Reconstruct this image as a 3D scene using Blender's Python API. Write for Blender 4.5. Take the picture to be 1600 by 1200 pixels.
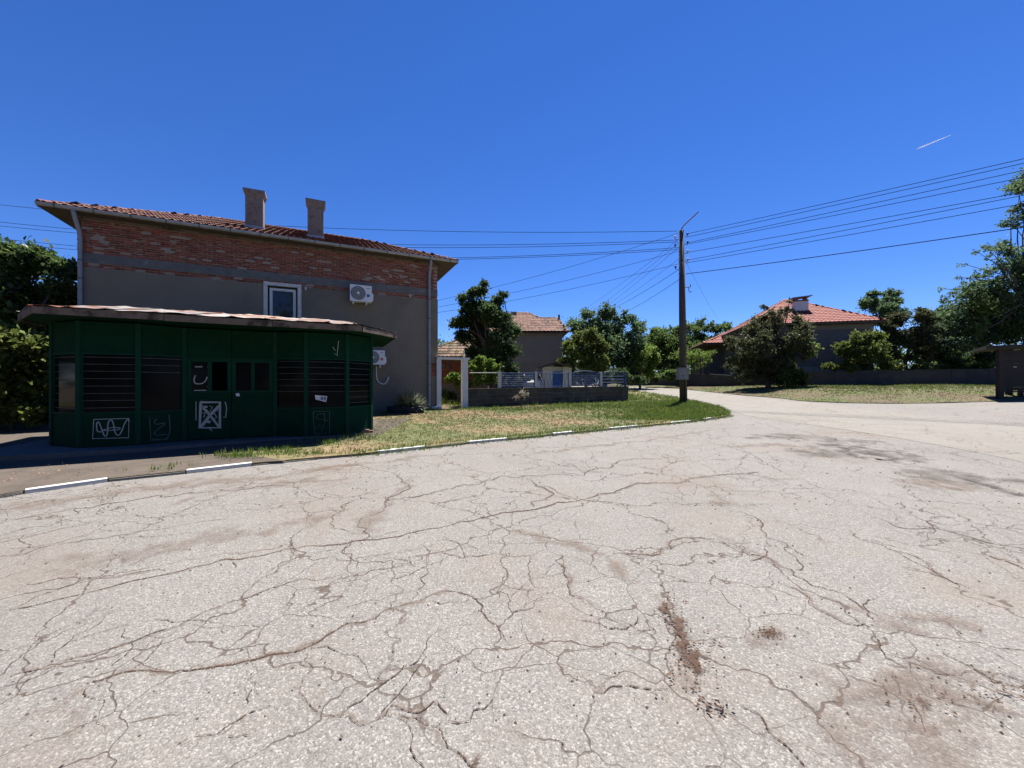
import bpy, math, random
import numpy as np
from mathutils import Vector, Matrix
from mathutils.geometry import delaunay_2d_cdt
random.seed(7); rng = np.random.default_rng(7)
R = math.radians
for o in list(bpy.data.objects): bpy.data.objects.remove(o)
S = bpy.context.scene
COL = S.collection

# ------------------------------------------------------------------ camera, sky, sun, exposure
CAMH, F, CX, CY = 1.55, 610.0, 800.0, 600.0          # eye height (m), focal length and centre in photo pixels
cd = bpy.data.cameras.new('camera'); cam = bpy.data.objects.new('camera', cd); COL.objects.link(cam)
cam.location = (0, 0, CAMH); cam.rotation_euler = (R(90), 0, 0)
cd.sensor_fit = 'HORIZONTAL'; cd.sensor_width = 36; cd.lens = 36 * F / 1600
cd.clip_start = .05; cd.clip_end = 20000
S.camera = cam
SUN_EL, SUN_AZ = 67.0, 31.0                          # azimuth right of the view axis
w = bpy.data.worlds.new('World'); S.world = w; w.use_nodes = True
wt = w.node_tree; wt.nodes.clear()
sky = wt.nodes.new('ShaderNodeTexSky'); sky.sky_type = 'NISHITA'; sky.sun_disc = False
sky.sun_elevation = R(SUN_EL); sky.sun_rotation = R(SUN_AZ)
sky.altitude = 1500; sky.air_density = 1.0; sky.dust_density = 0.0; sky.ozone_density = 4.0
hs = wt.nodes.new('ShaderNodeHueSaturation'); hs.inputs['Saturation'].default_value = 1.22; hs.inputs['Value'].default_value = 1.0
bg = wt.nodes.new('ShaderNodeBackground'); bg.inputs['Strength'].default_value = 0.05
wo = wt.nodes.new('ShaderNodeOutputWorld')
tint = wt.nodes.new('ShaderNodeMix'); tint.data_type = 'RGBA'; tint.blend_type = 'MULTIPLY'; tint.inputs[0].default_value = 1; tint.inputs[7].default_value = (.76, .80, 1.12, 1)
wt.links.new(sky.outputs[0], hs.inputs['Color']); wt.links.new(hs.outputs[0], tint.inputs[6]); wt.links.new(tint.outputs[2], bg.inputs[0]); wt.links.new(bg.outputs[0], wo.inputs[0])
sl = bpy.data.lights.new('sun', 'SUN'); sl.energy = 5.0; sl.angle = R(.53); sl.color = (1, .95, .87)
so = bpy.data.objects.new('sun', sl); COL.objects.link(so); so.location = (10, 20, 60)
sd = Vector((math.sin(R(SUN_AZ)) * math.cos(R(SUN_EL)), math.cos(R(SUN_AZ)) * math.cos(R(SUN_EL)), math.sin(R(SUN_EL))))
so.rotation_euler = sd.to_track_quat('Z', 'Y').to_euler()
S.view_settings.view_transform = 'Standard'; S.view_settings.look = 'None'
S.view_settings.exposure = 1.55; S.view_settings.gamma = 1; S.view_settings.use_curve_mapping = False

# ------------------------------------------------------------------ pixel to place
def zg(x, y):
    d = y - 3; t = (d + math.sqrt(d * d + 1)) / 2
    z = .033 * (min(t, 37) + .004 * max(0, t - 37)) - .005
    z += .015 * min(max(x - 8, 0), 22)
    return z + .006 * math.sin(.9 * x + .4) * math.sin(.8 * y)
def at(px, py, Y): return Vector(((px - CX) / F * Y, Y, CAMH + (CY - py) / F * Y))
def hgt(py, Y): return CAMH + (CY - py) / F * Y
def ground(px, py, dz=0.0):
    lo, hi = .5, 80
    for _ in range(60):
        m = (lo + hi) / 2; p = at(px, py, m)
        if p.z > zg(p.x, p.y) + dz: lo = m
        else: hi = m
    return Vector((p.x, p.y, zg(p.x, p.y) + dz))
D1 = Vector((1283, 610, 0)).normalized(); D2 = Vector((-D1.y, D1.x, 0)); UP = Vector((0, 0, 1))
def col_on(px, P, d):                                 # where a pixel column meets the vertical plane through P along d
    r = (px - CX) / F
    t = (r * P.y - P.x) / (d.x - r * d.y)
    return t
def hit(px, py, P, d):                                # a pixel on the vertical plane through P along d
    q = P + d * col_on(px, P, d); return Vector((q.x, q.y, hgt(py, q.y)))

# ------------------------------------------------------------------ materials
MATS = {}
def mat(name, c1, c2=None, scale=6, rough=.85, bump=0, bscale=None, rand=0., metal=0., c3=None, c3t=(.6, .72), c3scale=2, spec=.3, stretch=(1, 1, 1), trans=0., coat=0.):
    m = bpy.data.materials.new(name); m.use_nodes = True; nt = m.node_tree; N = nt.nodes; L = nt.links
    b = N['Principled BSDF']; b.inputs['Roughness'].default_value = rough; b.inputs['Metallic'].default_value = metal
    b.inputs['Specular IOR Level'].default_value = spec; b.inputs['Coat Weight'].default_value = coat
    g = N.new('ShaderNodeNewGeometry'); mp = N.new('ShaderNodeMapping'); mp.inputs['Scale'].default_value = stretch
    L.new(g.outputs['Position'], mp.inputs['Vector'])
    def noise(sc, det=5, ro=.6):
        n = N.new('ShaderNodeTexNoise'); n.inputs['Scale'].default_value = sc; n.inputs['Detail'].default_value = det; n.inputs['Roughness'].default_value = ro
        L.new(mp.outputs[0], n.inputs['Vector']); return n.outputs['Fac']
    def ramp(f, a, bb):
        r = N.new('ShaderNodeMapRange'); r.inputs['From Min'].default_value = a; r.inputs['From Max'].default_value = bb; L.new(f, r.inputs['Value']); return r.outputs[0]
    def mix(f, a, bb, bt='MIX'):
        x = N.new('ShaderNodeMix'); x.data_type = 'RGBA'; x.blend_type = bt
        for s, v in ((0, f), (6, a), (7, bb)):
            if isinstance(v, (int, float)): x.inputs[s].default_value = v
            elif isinstance(v, tuple): x.inputs[s].default_value = (*v, 1)
            else: L.new(v, x.inputs[s])
        return x.outputs[2]
    c2 = c2 or tuple(v * .8 for v in c1)
    c = mix(ramp(noise(scale), .3, .7), c1, c2)
    if c3: c = mix(ramp(noise(c3scale, 6, .65), *c3t), c, c3)
    if rand:
        oi = N.new('ShaderNodeObjectInfo'); a = N.new('ShaderNodeMath'); a.operation = 'ADD'
        L.new(oi.outputs['Random'], a.inputs[0]); L.new(g.outputs['Random Per Island'], a.inputs[1])
        f = N.new('ShaderNodeMath'); f.operation = 'FRACT'; L.new(a.outputs[0], f.inputs[0])
        v = N.new('ShaderNodeMapRange'); v.inputs['To Min'].default_value = 1 - rand; v.inputs['To Max'].default_value = 1 + rand; L.new(f.outputs[0], v.inputs['Value'])
        hsv = N.new('ShaderNodeHueSaturation'); L.new(v.outputs[0], hsv.inputs['Value']); L.new(c, hsv.inputs['Color'])
        h = N.new('ShaderNodeMapRange'); h.inputs['To Min'].default_value = .5 - rand * .04; h.inputs['To Max'].default_value = .5 + rand * .04
        f2 = N.new('ShaderNodeMath'); f2.operation = 'MULTIPLY'; f2.inputs[1].default_value = 7.3; L.new(a.outputs[0], f2.inputs[0])
        f3 = N.new('ShaderNodeMath'); f3.operation = 'FRACT'; L.new(f2.outputs[0], f3.inputs[0]); L.new(f3.outputs[0], h.inputs['Value']); L.new(h.outputs[0], hsv.inputs['Hue'])
        c = hsv.outputs[0]
    L.new(c, b.inputs['Base Color'])
    if bump:
        bp = N.new('ShaderNodeBump'); bp.inputs['Strength'].default_value = bump; bp.inputs['Distance'].default_value = .02
        L.new(noise(bscale or scale * 5), bp.inputs['Height']); L.new(bp.outputs[0], b.inputs['Normal'])
    if trans:
        t = N.new('ShaderNodeBsdfTranslucent'); L.new(c, t.inputs['Color']); ms = N.new('ShaderNodeMixShader'); ms.inputs[0].default_value = trans
        L.new(b.outputs[0], ms.inputs[1]); L.new(t.outputs[0], ms.inputs[2]); L.new(ms.outputs[0], N['Material Output'].inputs['Surface'])
    MATS[name] = m; return m

def leaf_mat(name, dark, light, trans=.4, rough=.6):
    return mat(name, dark, light, scale=.9, rough=rough, rand=.35, spec=.12, trans=trans)

def asphalt(name, base, stone, dark, dirt, stone_scale=75, crack=True, dirt_amt=(.5, .68), contrast=1.0):
    m = bpy.data.materials.new(name); m.use_nodes = True; nt = m.node_tree; N = nt.nodes; L = nt.links
    b = N['Principled BSDF']; b.inputs['Roughness'].default_value = .9; b.inputs['Specular IOR Level'].default_value = .25
    g = N.new('ShaderNodeNewGeometry'); P = g.outputs['Position']
    def noise(sc, det=4, ro=.6, vec=None, out='Fac'):
        n = N.new('ShaderNodeTexNoise'); n.inputs['Scale'].default_value = sc; n.inputs['Detail'].default_value = det; n.inputs['Roughness'].default_value = ro
        L.new(vec or P, n.inputs['Vector']); return n.outputs[out]
    def mr(f, a, bb, c=0, d=1):
        r = N.new('ShaderNodeMapRange'); r.inputs['From Min'].default_value = a; r.inputs['From Max'].default_value = bb
        r.inputs['To Min'].default_value = c; r.inputs['To Max'].default_value = d; L.new(f, r.inputs['Value']); return r.outputs[0]
    def mth(op, a, bb):
        x = N.new('ShaderNodeMath'); x.operation = op
        for i, v in enumerate((a, bb)):
            if isinstance(v, (int, float)): x.inputs[i].default_value = v
            else: L.new(v, x.inputs[i])
        return x.outputs[0]
    def mix(f, a, bb, bt='MIX'):
        x = N.new('ShaderNodeMix'); x.data_type = 'RGBA'; x.blend_type = bt
        for s, v in ((0, f), (6, a), (7, bb)):
            if isinstance(v, (int, float)): x.inputs[s].default_value = v
            elif isinstance(v, tuple): x.inputs[s].default_value = (*v, 1)
            else: L.new(v, x.inputs[s])
        return x.outputs[2]
    # warp for irregular stones and cracks
    def warped(sc, amt):
        nv = noise(sc, 3, .6, out='Color'); vm = N.new('ShaderNodeVectorMath'); vm.operation = 'SUBTRACT'; L.new(nv, vm.inputs[0]); vm.inputs[1].default_value = (.5, .5, .5)
        v2 = N.new('ShaderNodeVectorMath'); v2.operation = 'SCALE'; v2.inputs['Scale'].default_value = amt; L.new(vm.outputs[0], v2.inputs[0])
        v3 = N.new('ShaderNodeVectorMath'); v3.operation = 'ADD'; L.new(P, v3.inputs[0]); L.new(v2.outputs[0], v3.inputs[1]); return v3.outputs[0]
    wv = warped(60, .02)
    vo = N.new('ShaderNodeTexVoronoi'); vo.inputs['Scale'].default_value = stone_scale; L.new(wv, vo.inputs['Vector'])
    vo2 = N.new('ShaderNodeTexVoronoi'); vo2.inputs['Scale'].default_value = stone_scale * 2.3; L.new(wv, vo2.inputs['Vector'])
    sep = N.new('ShaderNodeSeparateColor'); L.new(vo.outputs['Color'], sep.inputs[0])
    sep2 = N.new('ShaderNodeSeparateColor'); L.new(vo2.outputs['Color'], sep2.inputs[0])
    c = mix(mr(noise(1.3, 5), .3, .7), base, tuple(v * .84 for v in base))
    c = mix(mr(sep.outputs[0], .55, .95, 0, .85 * contrast), c, stone)                 # pale chippings
    c = mix(mr(sep.outputs[1], .62, .95, 0, .8 * contrast), c, dark)                  # dark gaps
    c = mix(mr(sep2.outputs[0], .6, 1, 0, .5 * contrast), c, dark)
    c = mix(mr(vo.outputs['Distance'], .45, .8, 0, .5 * contrast), c, dark)
    dm = mr(noise(.55, 7, .62), *dirt_amt)
    c = mix(mth('MULTIPLY', dm, .5), c, dirt)
    c = mix(mr(noise(2.7, 6, .7), .54, .74, 0, .3), c, dirt)
    sm = mr(noise(.21, 6, .6), .5, .7, 0, .4)
    c = mix(sm, c, tuple(v * .62 for v in base))
    h = mth('ADD', mth('MULTIPLY', sep.outputs[2], .5), mth('MULTIPLY', vo.outputs['Distance'], -.7))
    if crack:
        def cracks(sc, width, warp, mask_lo, mask_hi, msc):
            v = N.new('ShaderNodeTexVoronoi'); v.feature = 'DISTANCE_TO_EDGE'; v.inputs['Scale'].default_value = sc; L.new(warped(3.2, warp), v.inputs['Vector'])
            wd = mr(noise(5, 4), .3, .75, width * .2, width * 1.05)
            k = mth('SUBTRACT', 1, mth('DIVIDE', v.outputs['Distance'], wd)); k = mr(k, 0, .6)
            return mth('MULTIPLY', k, mr(noise(msc, 3), mask_lo, mask_hi))
        k1 = cracks(.75, .012, .38, .36, .46, .35)
        k2 = cracks(2.3, .018, .2, .46, .54, .4)
        k = mth('MAXIMUM', k1, k2)
        c = mix(mth('MULTIPLY', k, .8), c, (.055, .038, .028))
        h = mth('ADD', h, mth('MULTIPLY', k, -2.5))
    L.new(c, b.inputs['Base Color'])
    bp = N.new('ShaderNodeBump'); bp.inputs['Strength'].default_value = .55; bp.inputs['Distance'].default_value = .008; L.new(h, bp.inputs['Height']); L.new(bp.outputs[0], b.inputs['Normal'])
    MATS[name] = m; return m

def ragged(name, c1, c2, nscale, hard=.12, amax=1.0):           # dirt film with a ragged border: uv.y runs across it
    m = mat(name, c1, c2, scale=14, rough=.95, bump=.6, bscale=90); nt = m.node_tree; N = nt.nodes; L = nt.links
    uv = N.new('ShaderNodeUVMap'); sx = N.new('ShaderNodeSeparateXYZ'); L.new(uv.outputs[0], sx.inputs[0])
    g = N.new('ShaderNodeNewGeometry'); n = N.new('ShaderNodeTexNoise'); n.inputs['Scale'].default_value = nscale; n.inputs['Detail'].default_value = 6; n.inputs['Roughness'].default_value = .7; L.new(g.outputs['Position'], n.inputs['Vector'])
    a = N.new('ShaderNodeMath'); a.operation = 'MULTIPLY'; a.operation = 'MULTIPLY_ADD'; a.inputs[1].default_value = 4.2; a.inputs[2].default_value = -1.42; L.new(n.outputs['Fac'], a.inputs[0])
    s = N.new('ShaderNodeMath'); s.operation = 'SUBTRACT'; L.new(a.outputs[0], s.inputs[0]); L.new(sx.outputs[1], s.inputs[1])
    mr = N.new('ShaderNodeMapRange'); mr.inputs['From Min'].default_value = 0; mr.inputs['From Max'].default_value = hard; mr.inputs['To Max'].default_value = amax; L.new(s.outputs[0], mr.inputs['Value'])
    L.new(mr.outputs[0], N['Principled BSDF'].inputs['Alpha']); return m

asphalt('asphalt', (.17, .159, .148), (.295, .28, .258), (.076, .072, .068), (.145, .116, .094), stone_scale=105, contrast=.85)
asphalt('asphalt_smooth', (.185, .172, .153), (.25, .236, .21), (.105, .098, .089), (.16, .132, .104), stone_scale=110, dirt_amt=(.6, .8), contrast=.6)
ragged('crack_dirt', (.036, .022, .015), (.075, .047, .033), 60, .4)
ragged('crack_halo', (.12, .087, .066), (.155, .118, .094), 14, 1.2, .6)
ragged('dust', (.125, .09, .07), (.165, .126, .102), 4, 1.6, .65)
ragged('dark_patch', (.045, .041, .038), (.08, .068, .058), 3.2, 1.3, .6)
ragged('litter', (.04, .021, .014), (.085, .05, .034), 22, .7, .9)
mat('soil', (.16, .12, .085), (.10, .078, .055), 3, .95, .5, 30, c3=(.08, .085, .03), c3t=(.55, .68), c3scale=1.1)
mat('forecourt', (.085, .068, .055), (.055, .045, .037), 4, .95, .5, 40, c3=(.13, .115, .1), c3t=(.66, .74), c3scale=9)
mat('dry_grass', (.098, .1, .04), (.066, .08, .026), 1.1, .95, .7, 60, c3=(.175, .128, .072), c3t=(.46, .62), c3scale=.45)
mat('bank_grass', (.095, .068, .043), (.066, .06, .025), .9, .95, .7, 50, c3=(.06, .075, .02), c3t=(.46, .58), c3scale=.35)
mat('blade_dry', (.108, .118, .042), (.072, .1, .028), .7, .7, rand=.3, c3=(.2, .155, .085), c3t=(.46, .62), c3scale=.45, trans=.4)
mat('blade_bank', (.1, .085, .042), (.065, .08, .025), .6, .7, rand=.3, c3=(.13, .095, .06), c3t=(.5, .66), c3scale=.4, trans=.4)
mat('blade_green', (.075, .13, .022), (.11, .15, .03), 1.2, .6, rand=.3, trans=.4)
mat('kerb_stone', (.21, .2, .185), (.13, .12, .105), 12, .9, .4)
mat('kerb_white', (.5, .5, .49), (.4, .395, .38), 8, .7, .2, c3=(.3, .27, .24), c3t=(.66, .74), c3scale=13)
mat('concrete', (.24, .235, .225), (.16, .155, .148), 4, .9, .4, 40, rand=.12)
mat('concrete_band', (.16, .155, .15), (.11, .107, .103), 5, .9, .5, 50, c3=(.23, .22, .2), c3t=(.62, .75), c3scale=3)
mat('platform', (.12, .115, .115), (.08, .076, .076), 3, .85, .3, 40)
mat('plaster', (.2, .172, .134), (.175, .15, .117), 1.2, .95, .35, 120, c3=(.135, .12, .1), c3t=(.5, .75), c3scale=.7)
mat('plaster_grey', (.15, .132, .118), (.12, .107, .096), 1.5, .95, .3, 60)
mat('stone_render', (.15, .14, .13), (.08, .075, .072), 7, .95, .6, 30)
mat('mortar', (.33, .275, .22), (.24, .195, .155), 9, .95, .4, 60)
mat('brick', (.235, .075, .042), (.165, .052, .031), 14, .9, .4, 60, rand=.3, c3=(.26, .15, .1), c3t=(.64, .74), c3scale=5)
mat('brick_pale', (.28, .165, .11), (.2, .11, .07), 14, .9, .4, 60, rand=.2)
mat('tile', (.145, .058, .043), (.1, .043, .034), 6, .85, .3, 40, rand=.3, c3=(.12, .095, .075), c3t=(.56, .7), c3scale=4)
mat('tile_red', (.19, .037, .023), (.15, .03, .02), 3, .75, .2, 40, rand=.14)
mat('tile_old', (.17, .09, .066), (.115, .066, .05), 4, .9, .3, 40, rand=.35, c3=(.09, .08, .065), c3t=(.52, .68), c3scale=2)
mat('tile_moss', (.105, .07, .053), (.13, .085, .064), 5, .95, .3, 40, rand=.5, c3=(.1, .1, .055), c3t=(.5, .62), c3scale=3)
mat('chimney_render', (.2, .17, .148), (.15, .127, .11), 6, .95, .6, 30, c3=(.1, .088, .078), c3t=(.54, .66), c3scale=4)
mat('zinc', (.36, .37, .38), (.27, .28, .29), 3, .5, .1, 30, metal=.4)
mat('zinc_dark', (.12, .12, .12), (.08, .08, .08), 6, .6)
mat('pipe_grey', (.26, .27, .29), (.21, .22, .24), 3, .5)
mat('wood_dark', (.1, .075, .055), (.065, .048, .036), 6, .85, .4, 30, stretch=(1, 1, 6))
mat('wood_pale', (.17, .13, .1), (.11, .085, .066), 5, .9, .5, 25, c3=(.04, .032, .026), c3t=(.5, .62), c3scale=3)
mat('white_paint', (.6, .6, .6), (.52, .52, .51), 3, .6, .1, 30)
mat('white_old', (.62, .61, .58), (.48, .46, .43), 8, .7, .3, 40)
mat('plastic_white', (.72, .72, .7), (.66, .66, .64), 2, .4)
mat('black', (.012, .012, .013), (.02, .02, .02), 5, .6)
mat('fan_grey', (.1, .1, .1), (.14, .14, .14), 20, .5)
mat('sticker_blue', (.05, .1, .4), (.06, .12, .42), 5, .5)
mat('sticker_red', (.5, .12, .1), (.42, .1, .09), 5, .5)
mat('glass_dark', (.012, .014, .016), (.016, .018, .02), 2, .04, spec=.5)
mat('kiosk_glass', (.003, .004, .0045), (.006, .008, .009), 2.2, .08, spec=.05)
mat('green_paint', (.004, .034, .018), (.003, .024, .013), 3, .8, .1, 20, c3=(.006, .022, .015), c3t=(.6, .7), c3scale=5, spec=.06)
mat('green_frame', (.006, .045, .026), (.0045, .034, .02), 4, .75, .1, 20, spec=.08)
mat('bar_metal', (.12, .13, .125), (.08, .085, .08), 5, .5, metal=.4)
mat('roof_sheet', (.27, .262, .255), (.18, .173, .167), 2.2, .55, .15, 20, rand=.25, c3=(.16, .07, .036), c3t=(.47, .55), c3scale=1.5, metal=.0)
mat('graffiti', (.42, .42, .42), (.28, .29, .29), 25, .7)
mat('graffiti_faint', (.1, .13, .12), (.06, .085, .078), 25, .7)
mat('paper', (.62, .62, .68), (.52, .52, .57), 20, .8)
mat('ink', (.1, .1, .14), (.2, .2, .26), 60, .8)
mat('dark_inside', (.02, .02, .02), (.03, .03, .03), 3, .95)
mat('pole_concrete', (.075, .064, .054), (.048, .041, .035), 5, .9, .4, 40, stretch=(1, 1, .3))
mat('rust', (.11, .05, .03), (.075, .04, .028), 10, .8)
mat('porcelain', (.5, .5, .48), (.4, .4, .38), 5, .25)
mat('porcelain_brown', (.09, .05, .035), (.07, .04, .03), 5, .25)
mat('meter_grey', (.2, .21, .205), (.16, .165, .16), 4, .6, c3=(.14, .12, .1), c3t=(.62, .7), c3scale=14)
mat('wire', (.008, .008, .01), (.01, .01, .012), 5, 1., spec=0.)
mat('block', (.085, .076, .062), (.055, .05, .041), 7, .95, .6, 45, rand=.22, c3=(.035, .035, .025), c3t=(.56, .7), c3scale=1.5)
mat('fence_blue', (.052, .088, .19), (.04, .068, .15), 5, .5)
mat('fence_post', (.5, .49, .46), (.38, .37, .34), 8, .8, .3, 40)
mat('door_blue', (.03, .11, .34), (.024, .085, .28), 4, .5)
mat('wall_dark', (.07, .062, .054), (.042, .038, .034), 1.6, .95, .6, 25, c3=(.1, .09, .078), c3t=(.58, .72), c3scale=.9)
mat('shelter', (.022, .017, .014), (.015, .012, .01), 5, .75, .2, 30, rand=.2)
mat('bark', (.1, .08, .062), (.06, .048, .038), 9, .95, .8, 30, stretch=(1, 1, .3))
mat('car_white', (.68, .68, .68), (.66, .66, .66), 2, .25, coat=.5)
mat('rubber', (.02, .02, .02), (.03, .03, .03), 8, .8)
mat('paving', (.3, .2, .155), (.22, .15, .118), 7, .9, .4, 30)
mat('contrail', (.8, .8, .8), (.8, .8, .8), 2, 1., trans=.5)
mat('debris', (.075, .06, .045), (.12, .1, .08), 20, .95)
mat('leaf_litter', (.06, .03, .019), (.1, .06, .038), 10, .9, rand=.4)
leaf_mat('leaf_dark', (.04, .07, .027), (.072, .11, .042), .45, .55)
leaf_mat('leaf_mid', (.06, .106, .028), (.106, .154, .044), .5)
leaf_mat('leaf_blue', (.06, .108, .048), (.105, .156, .072), .5)
leaf_mat('leaf_light', (.1, .165, .03), (.15, .21, .046), .5)
leaf_mat('leaf_olive', (.072, .1, .024), (.122, .15, .036), .48)
leaf_mat('leaf_brownish', (.055, .07, .032), (.09, .094, .043), .42)
leaf_mat('leaf_yucca', (.18, .21, .13), (.3, .32, .22), .3)
mat('leaf_gloss', (.045, .08, .024), (.085, .125, .042), scale=.9, rough=.4, rand=.4, spec=.3, trans=.45)
leaf_mat('leaf_silver', (.22, .21, .16), (.3, .24, .2), .3)

# ------------------------------------------------------------------ mesh helpers
ORG = {}
def fast_mesh(name, V, Fq, k, m):
    me = bpy.data.meshes.new(name); V = np.asarray(V, dtype=np.float32); Fq = np.asarray(Fq, dtype=np.int32)
    me.vertices.add(len(V)); me.vertices.foreach_set('co', V.ravel())
    me.loops.add(Fq.size); me.loops.foreach_set('vertex_index', Fq.ravel())
    me.polygons.add(len(Fq)); me.polygons.foreach_set('loop_start', np.arange(0, Fq.size, k, dtype=np.int32))
    me.polygons.foreach_set('loop_total', np.full(len(Fq), k, dtype=np.int32))
    me.update(calc_edges=True); me.materials.append(MATS[m]); return me
def link(name, data, parent=None, loc=None):
    o = bpy.data.objects.new(name, data); COL.objects.link(o)
    if parent is not None: o.parent = parent; ORG[o.name] = ORG[parent.name]
    else: ORG[o.name] = Vector(loc or (0, 0, 0)); o.location = ORG[o.name]
    return o
def tag(o, label=None, cat=None, group=None, kind=None):
    if label: o['label'] = label
    if cat: o['category'] = cat
    if group: o['group'] = group
    if kind: o['kind'] = kind
    return o
def thing(name, label, cat, loc, group=None): return tag(link(name, None, None, loc), label, cat, group)
class MB:
    def __init__(s): s.v = []; s.f = []; s.uv = {}
    def add(s, vs, fs):
        n = len(s.v); s.v += [tuple(p) for p in vs]; s.f += [tuple(i + n for i in f) for f in fs]; return s
    def box(s, o, a, b, c):                            # corner and three edge vectors
        o, a, b, c = map(Vector, (o, a, b, c))
        vs = [o, o + a, o + a + b, o + b, o + c, o + a + c, o + a + b + c, o + b + c]
        fs = [(0, 3, 2, 1), (4, 5, 6, 7), (0, 1, 5, 4), (1, 2, 6, 5), (2, 3, 7, 6), (3, 0, 4, 7)]
        if a.cross(b).dot(c) < 0: fs = [f[::-1] for f in fs]
        return s.add(vs, fs)
    def cbox(s, c, a, b, d): a, b, d = Vector(a), Vector(b), Vector(d); return s.box(Vector(c) - (a + b + d) / 2, a, b, d)
    def prism(s, poly, vec):                           # polygon (3d points) extruded by vec
        n = len(poly); vec = Vector(vec); poly = [Vector(p) for p in poly]
        nrm = sum(((poly[i] - poly[0]).cross(poly[(i + 1) % n] - poly[0]) for i in range(n)), Vector())
        if nrm.dot(vec) > 0: poly = poly[::-1]
        vs = poly + [p + vec for p in poly]
        return s.add(vs, [tuple(range(n)), tuple(range(2 * n - 1, n - 1, -1))] + [(i, i + n, (i + 1) % n + n, (i + 1) % n) for i in range(n)])
    def tube(s, pts, rad, n=8, caps=True):
        pts = [Vector(p) for p in pts]; rad = rad if isinstance(rad, (list, tuple)) else [rad] * len(pts); vs = []; fs = []; ref = None
        for i, p in enumerate(pts):
            t = (pts[min(i + 1, len(pts) - 1)] - pts[max(i - 1, 0)]).normalized()
            if ref is None: ref = Vector((0, 0, 1)) if abs(t.z) < .9 else Vector((1, 0, 0))
            a = t.cross(ref).normalized(); b = a.cross(t); ref = b
            for k in range(n):
                q = 2 * math.pi * k / n; vs.append(p + (a * math.cos(q) + b * math.sin(q)) * rad[i])
        for i in range(len(pts) - 1):
            for k in range(n): fs.append((i * n + k, i * n + (k + 1) % n, (i + 1) * n + (k + 1) % n, (i + 1) * n + k))
        if caps: fs += [tuple(range(n - 1, -1, -1)), tuple(range((len(pts) - 1) * n, len(pts) * n))]
        return s.add(vs, fs)
    def ribbon(s, pts, wid, nrm):                      # flat stroke lying in a plane
        pts = [Vector(p) for p in pts]; nrm = Vector(nrm); vs = []
        for i, p in enumerate(pts):
            t = (pts[min(i + 1, len(pts) - 1)] - pts[max(i - 1, 0)]).normalized(); a = nrm.cross(t).normalized() * wid / 2
            vs += [p + a, p - a]
        return s.add(vs, [(2 * i, 2 * i + 1, 2 * i + 3, 2 * i + 2) for i in range(len(pts) - 1)])
    def build(s, name, m, parent=None, loc=None, smooth=False):
        off = ORG[parent.name] if parent is not None else Vector(loc or (0, 0, 0))
        me = bpy.data.meshes.new(name); me.from_pydata([(a - off.x, b - off.y, c - off.z) for a, b, c in s.v], [], s.f); me.materials.append(MATS[m])
        if smooth: me.polygons.foreach_set('use_smooth', [True] * len(me.polygons))
        return link(name, me, parent, loc)
def part(name, m, parent, *boxes):
    b = MB()
    for bx in boxes: b.box(*bx)
    return b.build(name, m, parent)
def place(name, me, parent, M):
    o = bpy.data.objects.new(name, me); COL.objects.link(o); o.parent = parent
    M = M.copy(); M.translation -= ORG[parent.name]; o.matrix_basis = M; ORG[o.name] = ORG[parent.name]; return o
def frame(p, a, b, c):
    M = Matrix((a, b, c)).transposed().to_4x4(); M.translation = p; return M
def sheet(name, poly, step, hfun, m, skirt=.15, jit=0):
    pts = [Vector((p[0], p[1])) for p in poly]; n = len(pts)
    xs = [p.x for p in pts]; ys = [p.y for p in pts]
    def inside(x, y):
        c = False
        for i in range(n):
            a, b = pts[i], pts[i - 1]
            if (a.y > y) != (b.y > y) and x < (b.x - a.x) * (y - a.y) / (b.y - a.y) + a.x: c = not c
        return c
    V = list(pts); x = min(xs)
    while x < max(xs):
        y = min(ys)
        while y < max(ys):
            q = (x + .37 * step, y + .41 * step)
            if inside(*q): V.append(Vector(q))
            y += step
        x += step
    r = delaunay_2d_cdt(V, [(i, (i + 1) % n) for i in range(n)], [], 1, 1e-4)
    vv, ff = r[0], r[2]
    b = MB(); b.add([(p.x, p.y, hfun(p.x, p.y)) for p in vv], ff)
    if skirt:
        vs = [];
        for p in pts: h = hfun(p.x, p.y); vs += [(p.x, p.y, h), (p.x, p.y, h - skirt)]
        b.add(vs, [(2 * i, 2 * i + 1, 2 * ((i + 1) % n) + 1, 2 * ((i + 1) % n)) for i in range(n)])
    o = b.build(name, m)
    import bmesh
    bm = bmesh.new(); bm.from_mesh(o.data); 
    for f in bm.faces:
        if f.normal.z < -.1: f.normal_flip()
    bm.to_mesh(o.data); bm.free()
    o['_i'] = 0; del o['_i']; return o, inside
def smoothstep(a, b, x):
    t = min(max((x - a) / (b - a), 0), 1); return t * t * (3 - 2 * t)
def chaikin(p, n=2):
    for _ in range(n):
        q = [p[0]]
        for a, b in zip(p, p[1:]): q += [a * .75 + b * .25, a * .25 + b * .75]
        p = q + [p[-1]]
    return p
def resample(p, step):
    out = [p[0]]; acc = 0
    for a, b in zip(p, p[1:]):
        l = (b - a).length
        while acc + l >= step:
            t = (step - acc) / l; a = a + (b - a) * t; out.append(a); l = (b - a).length; acc = 0
        acc += l
    return out

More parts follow.
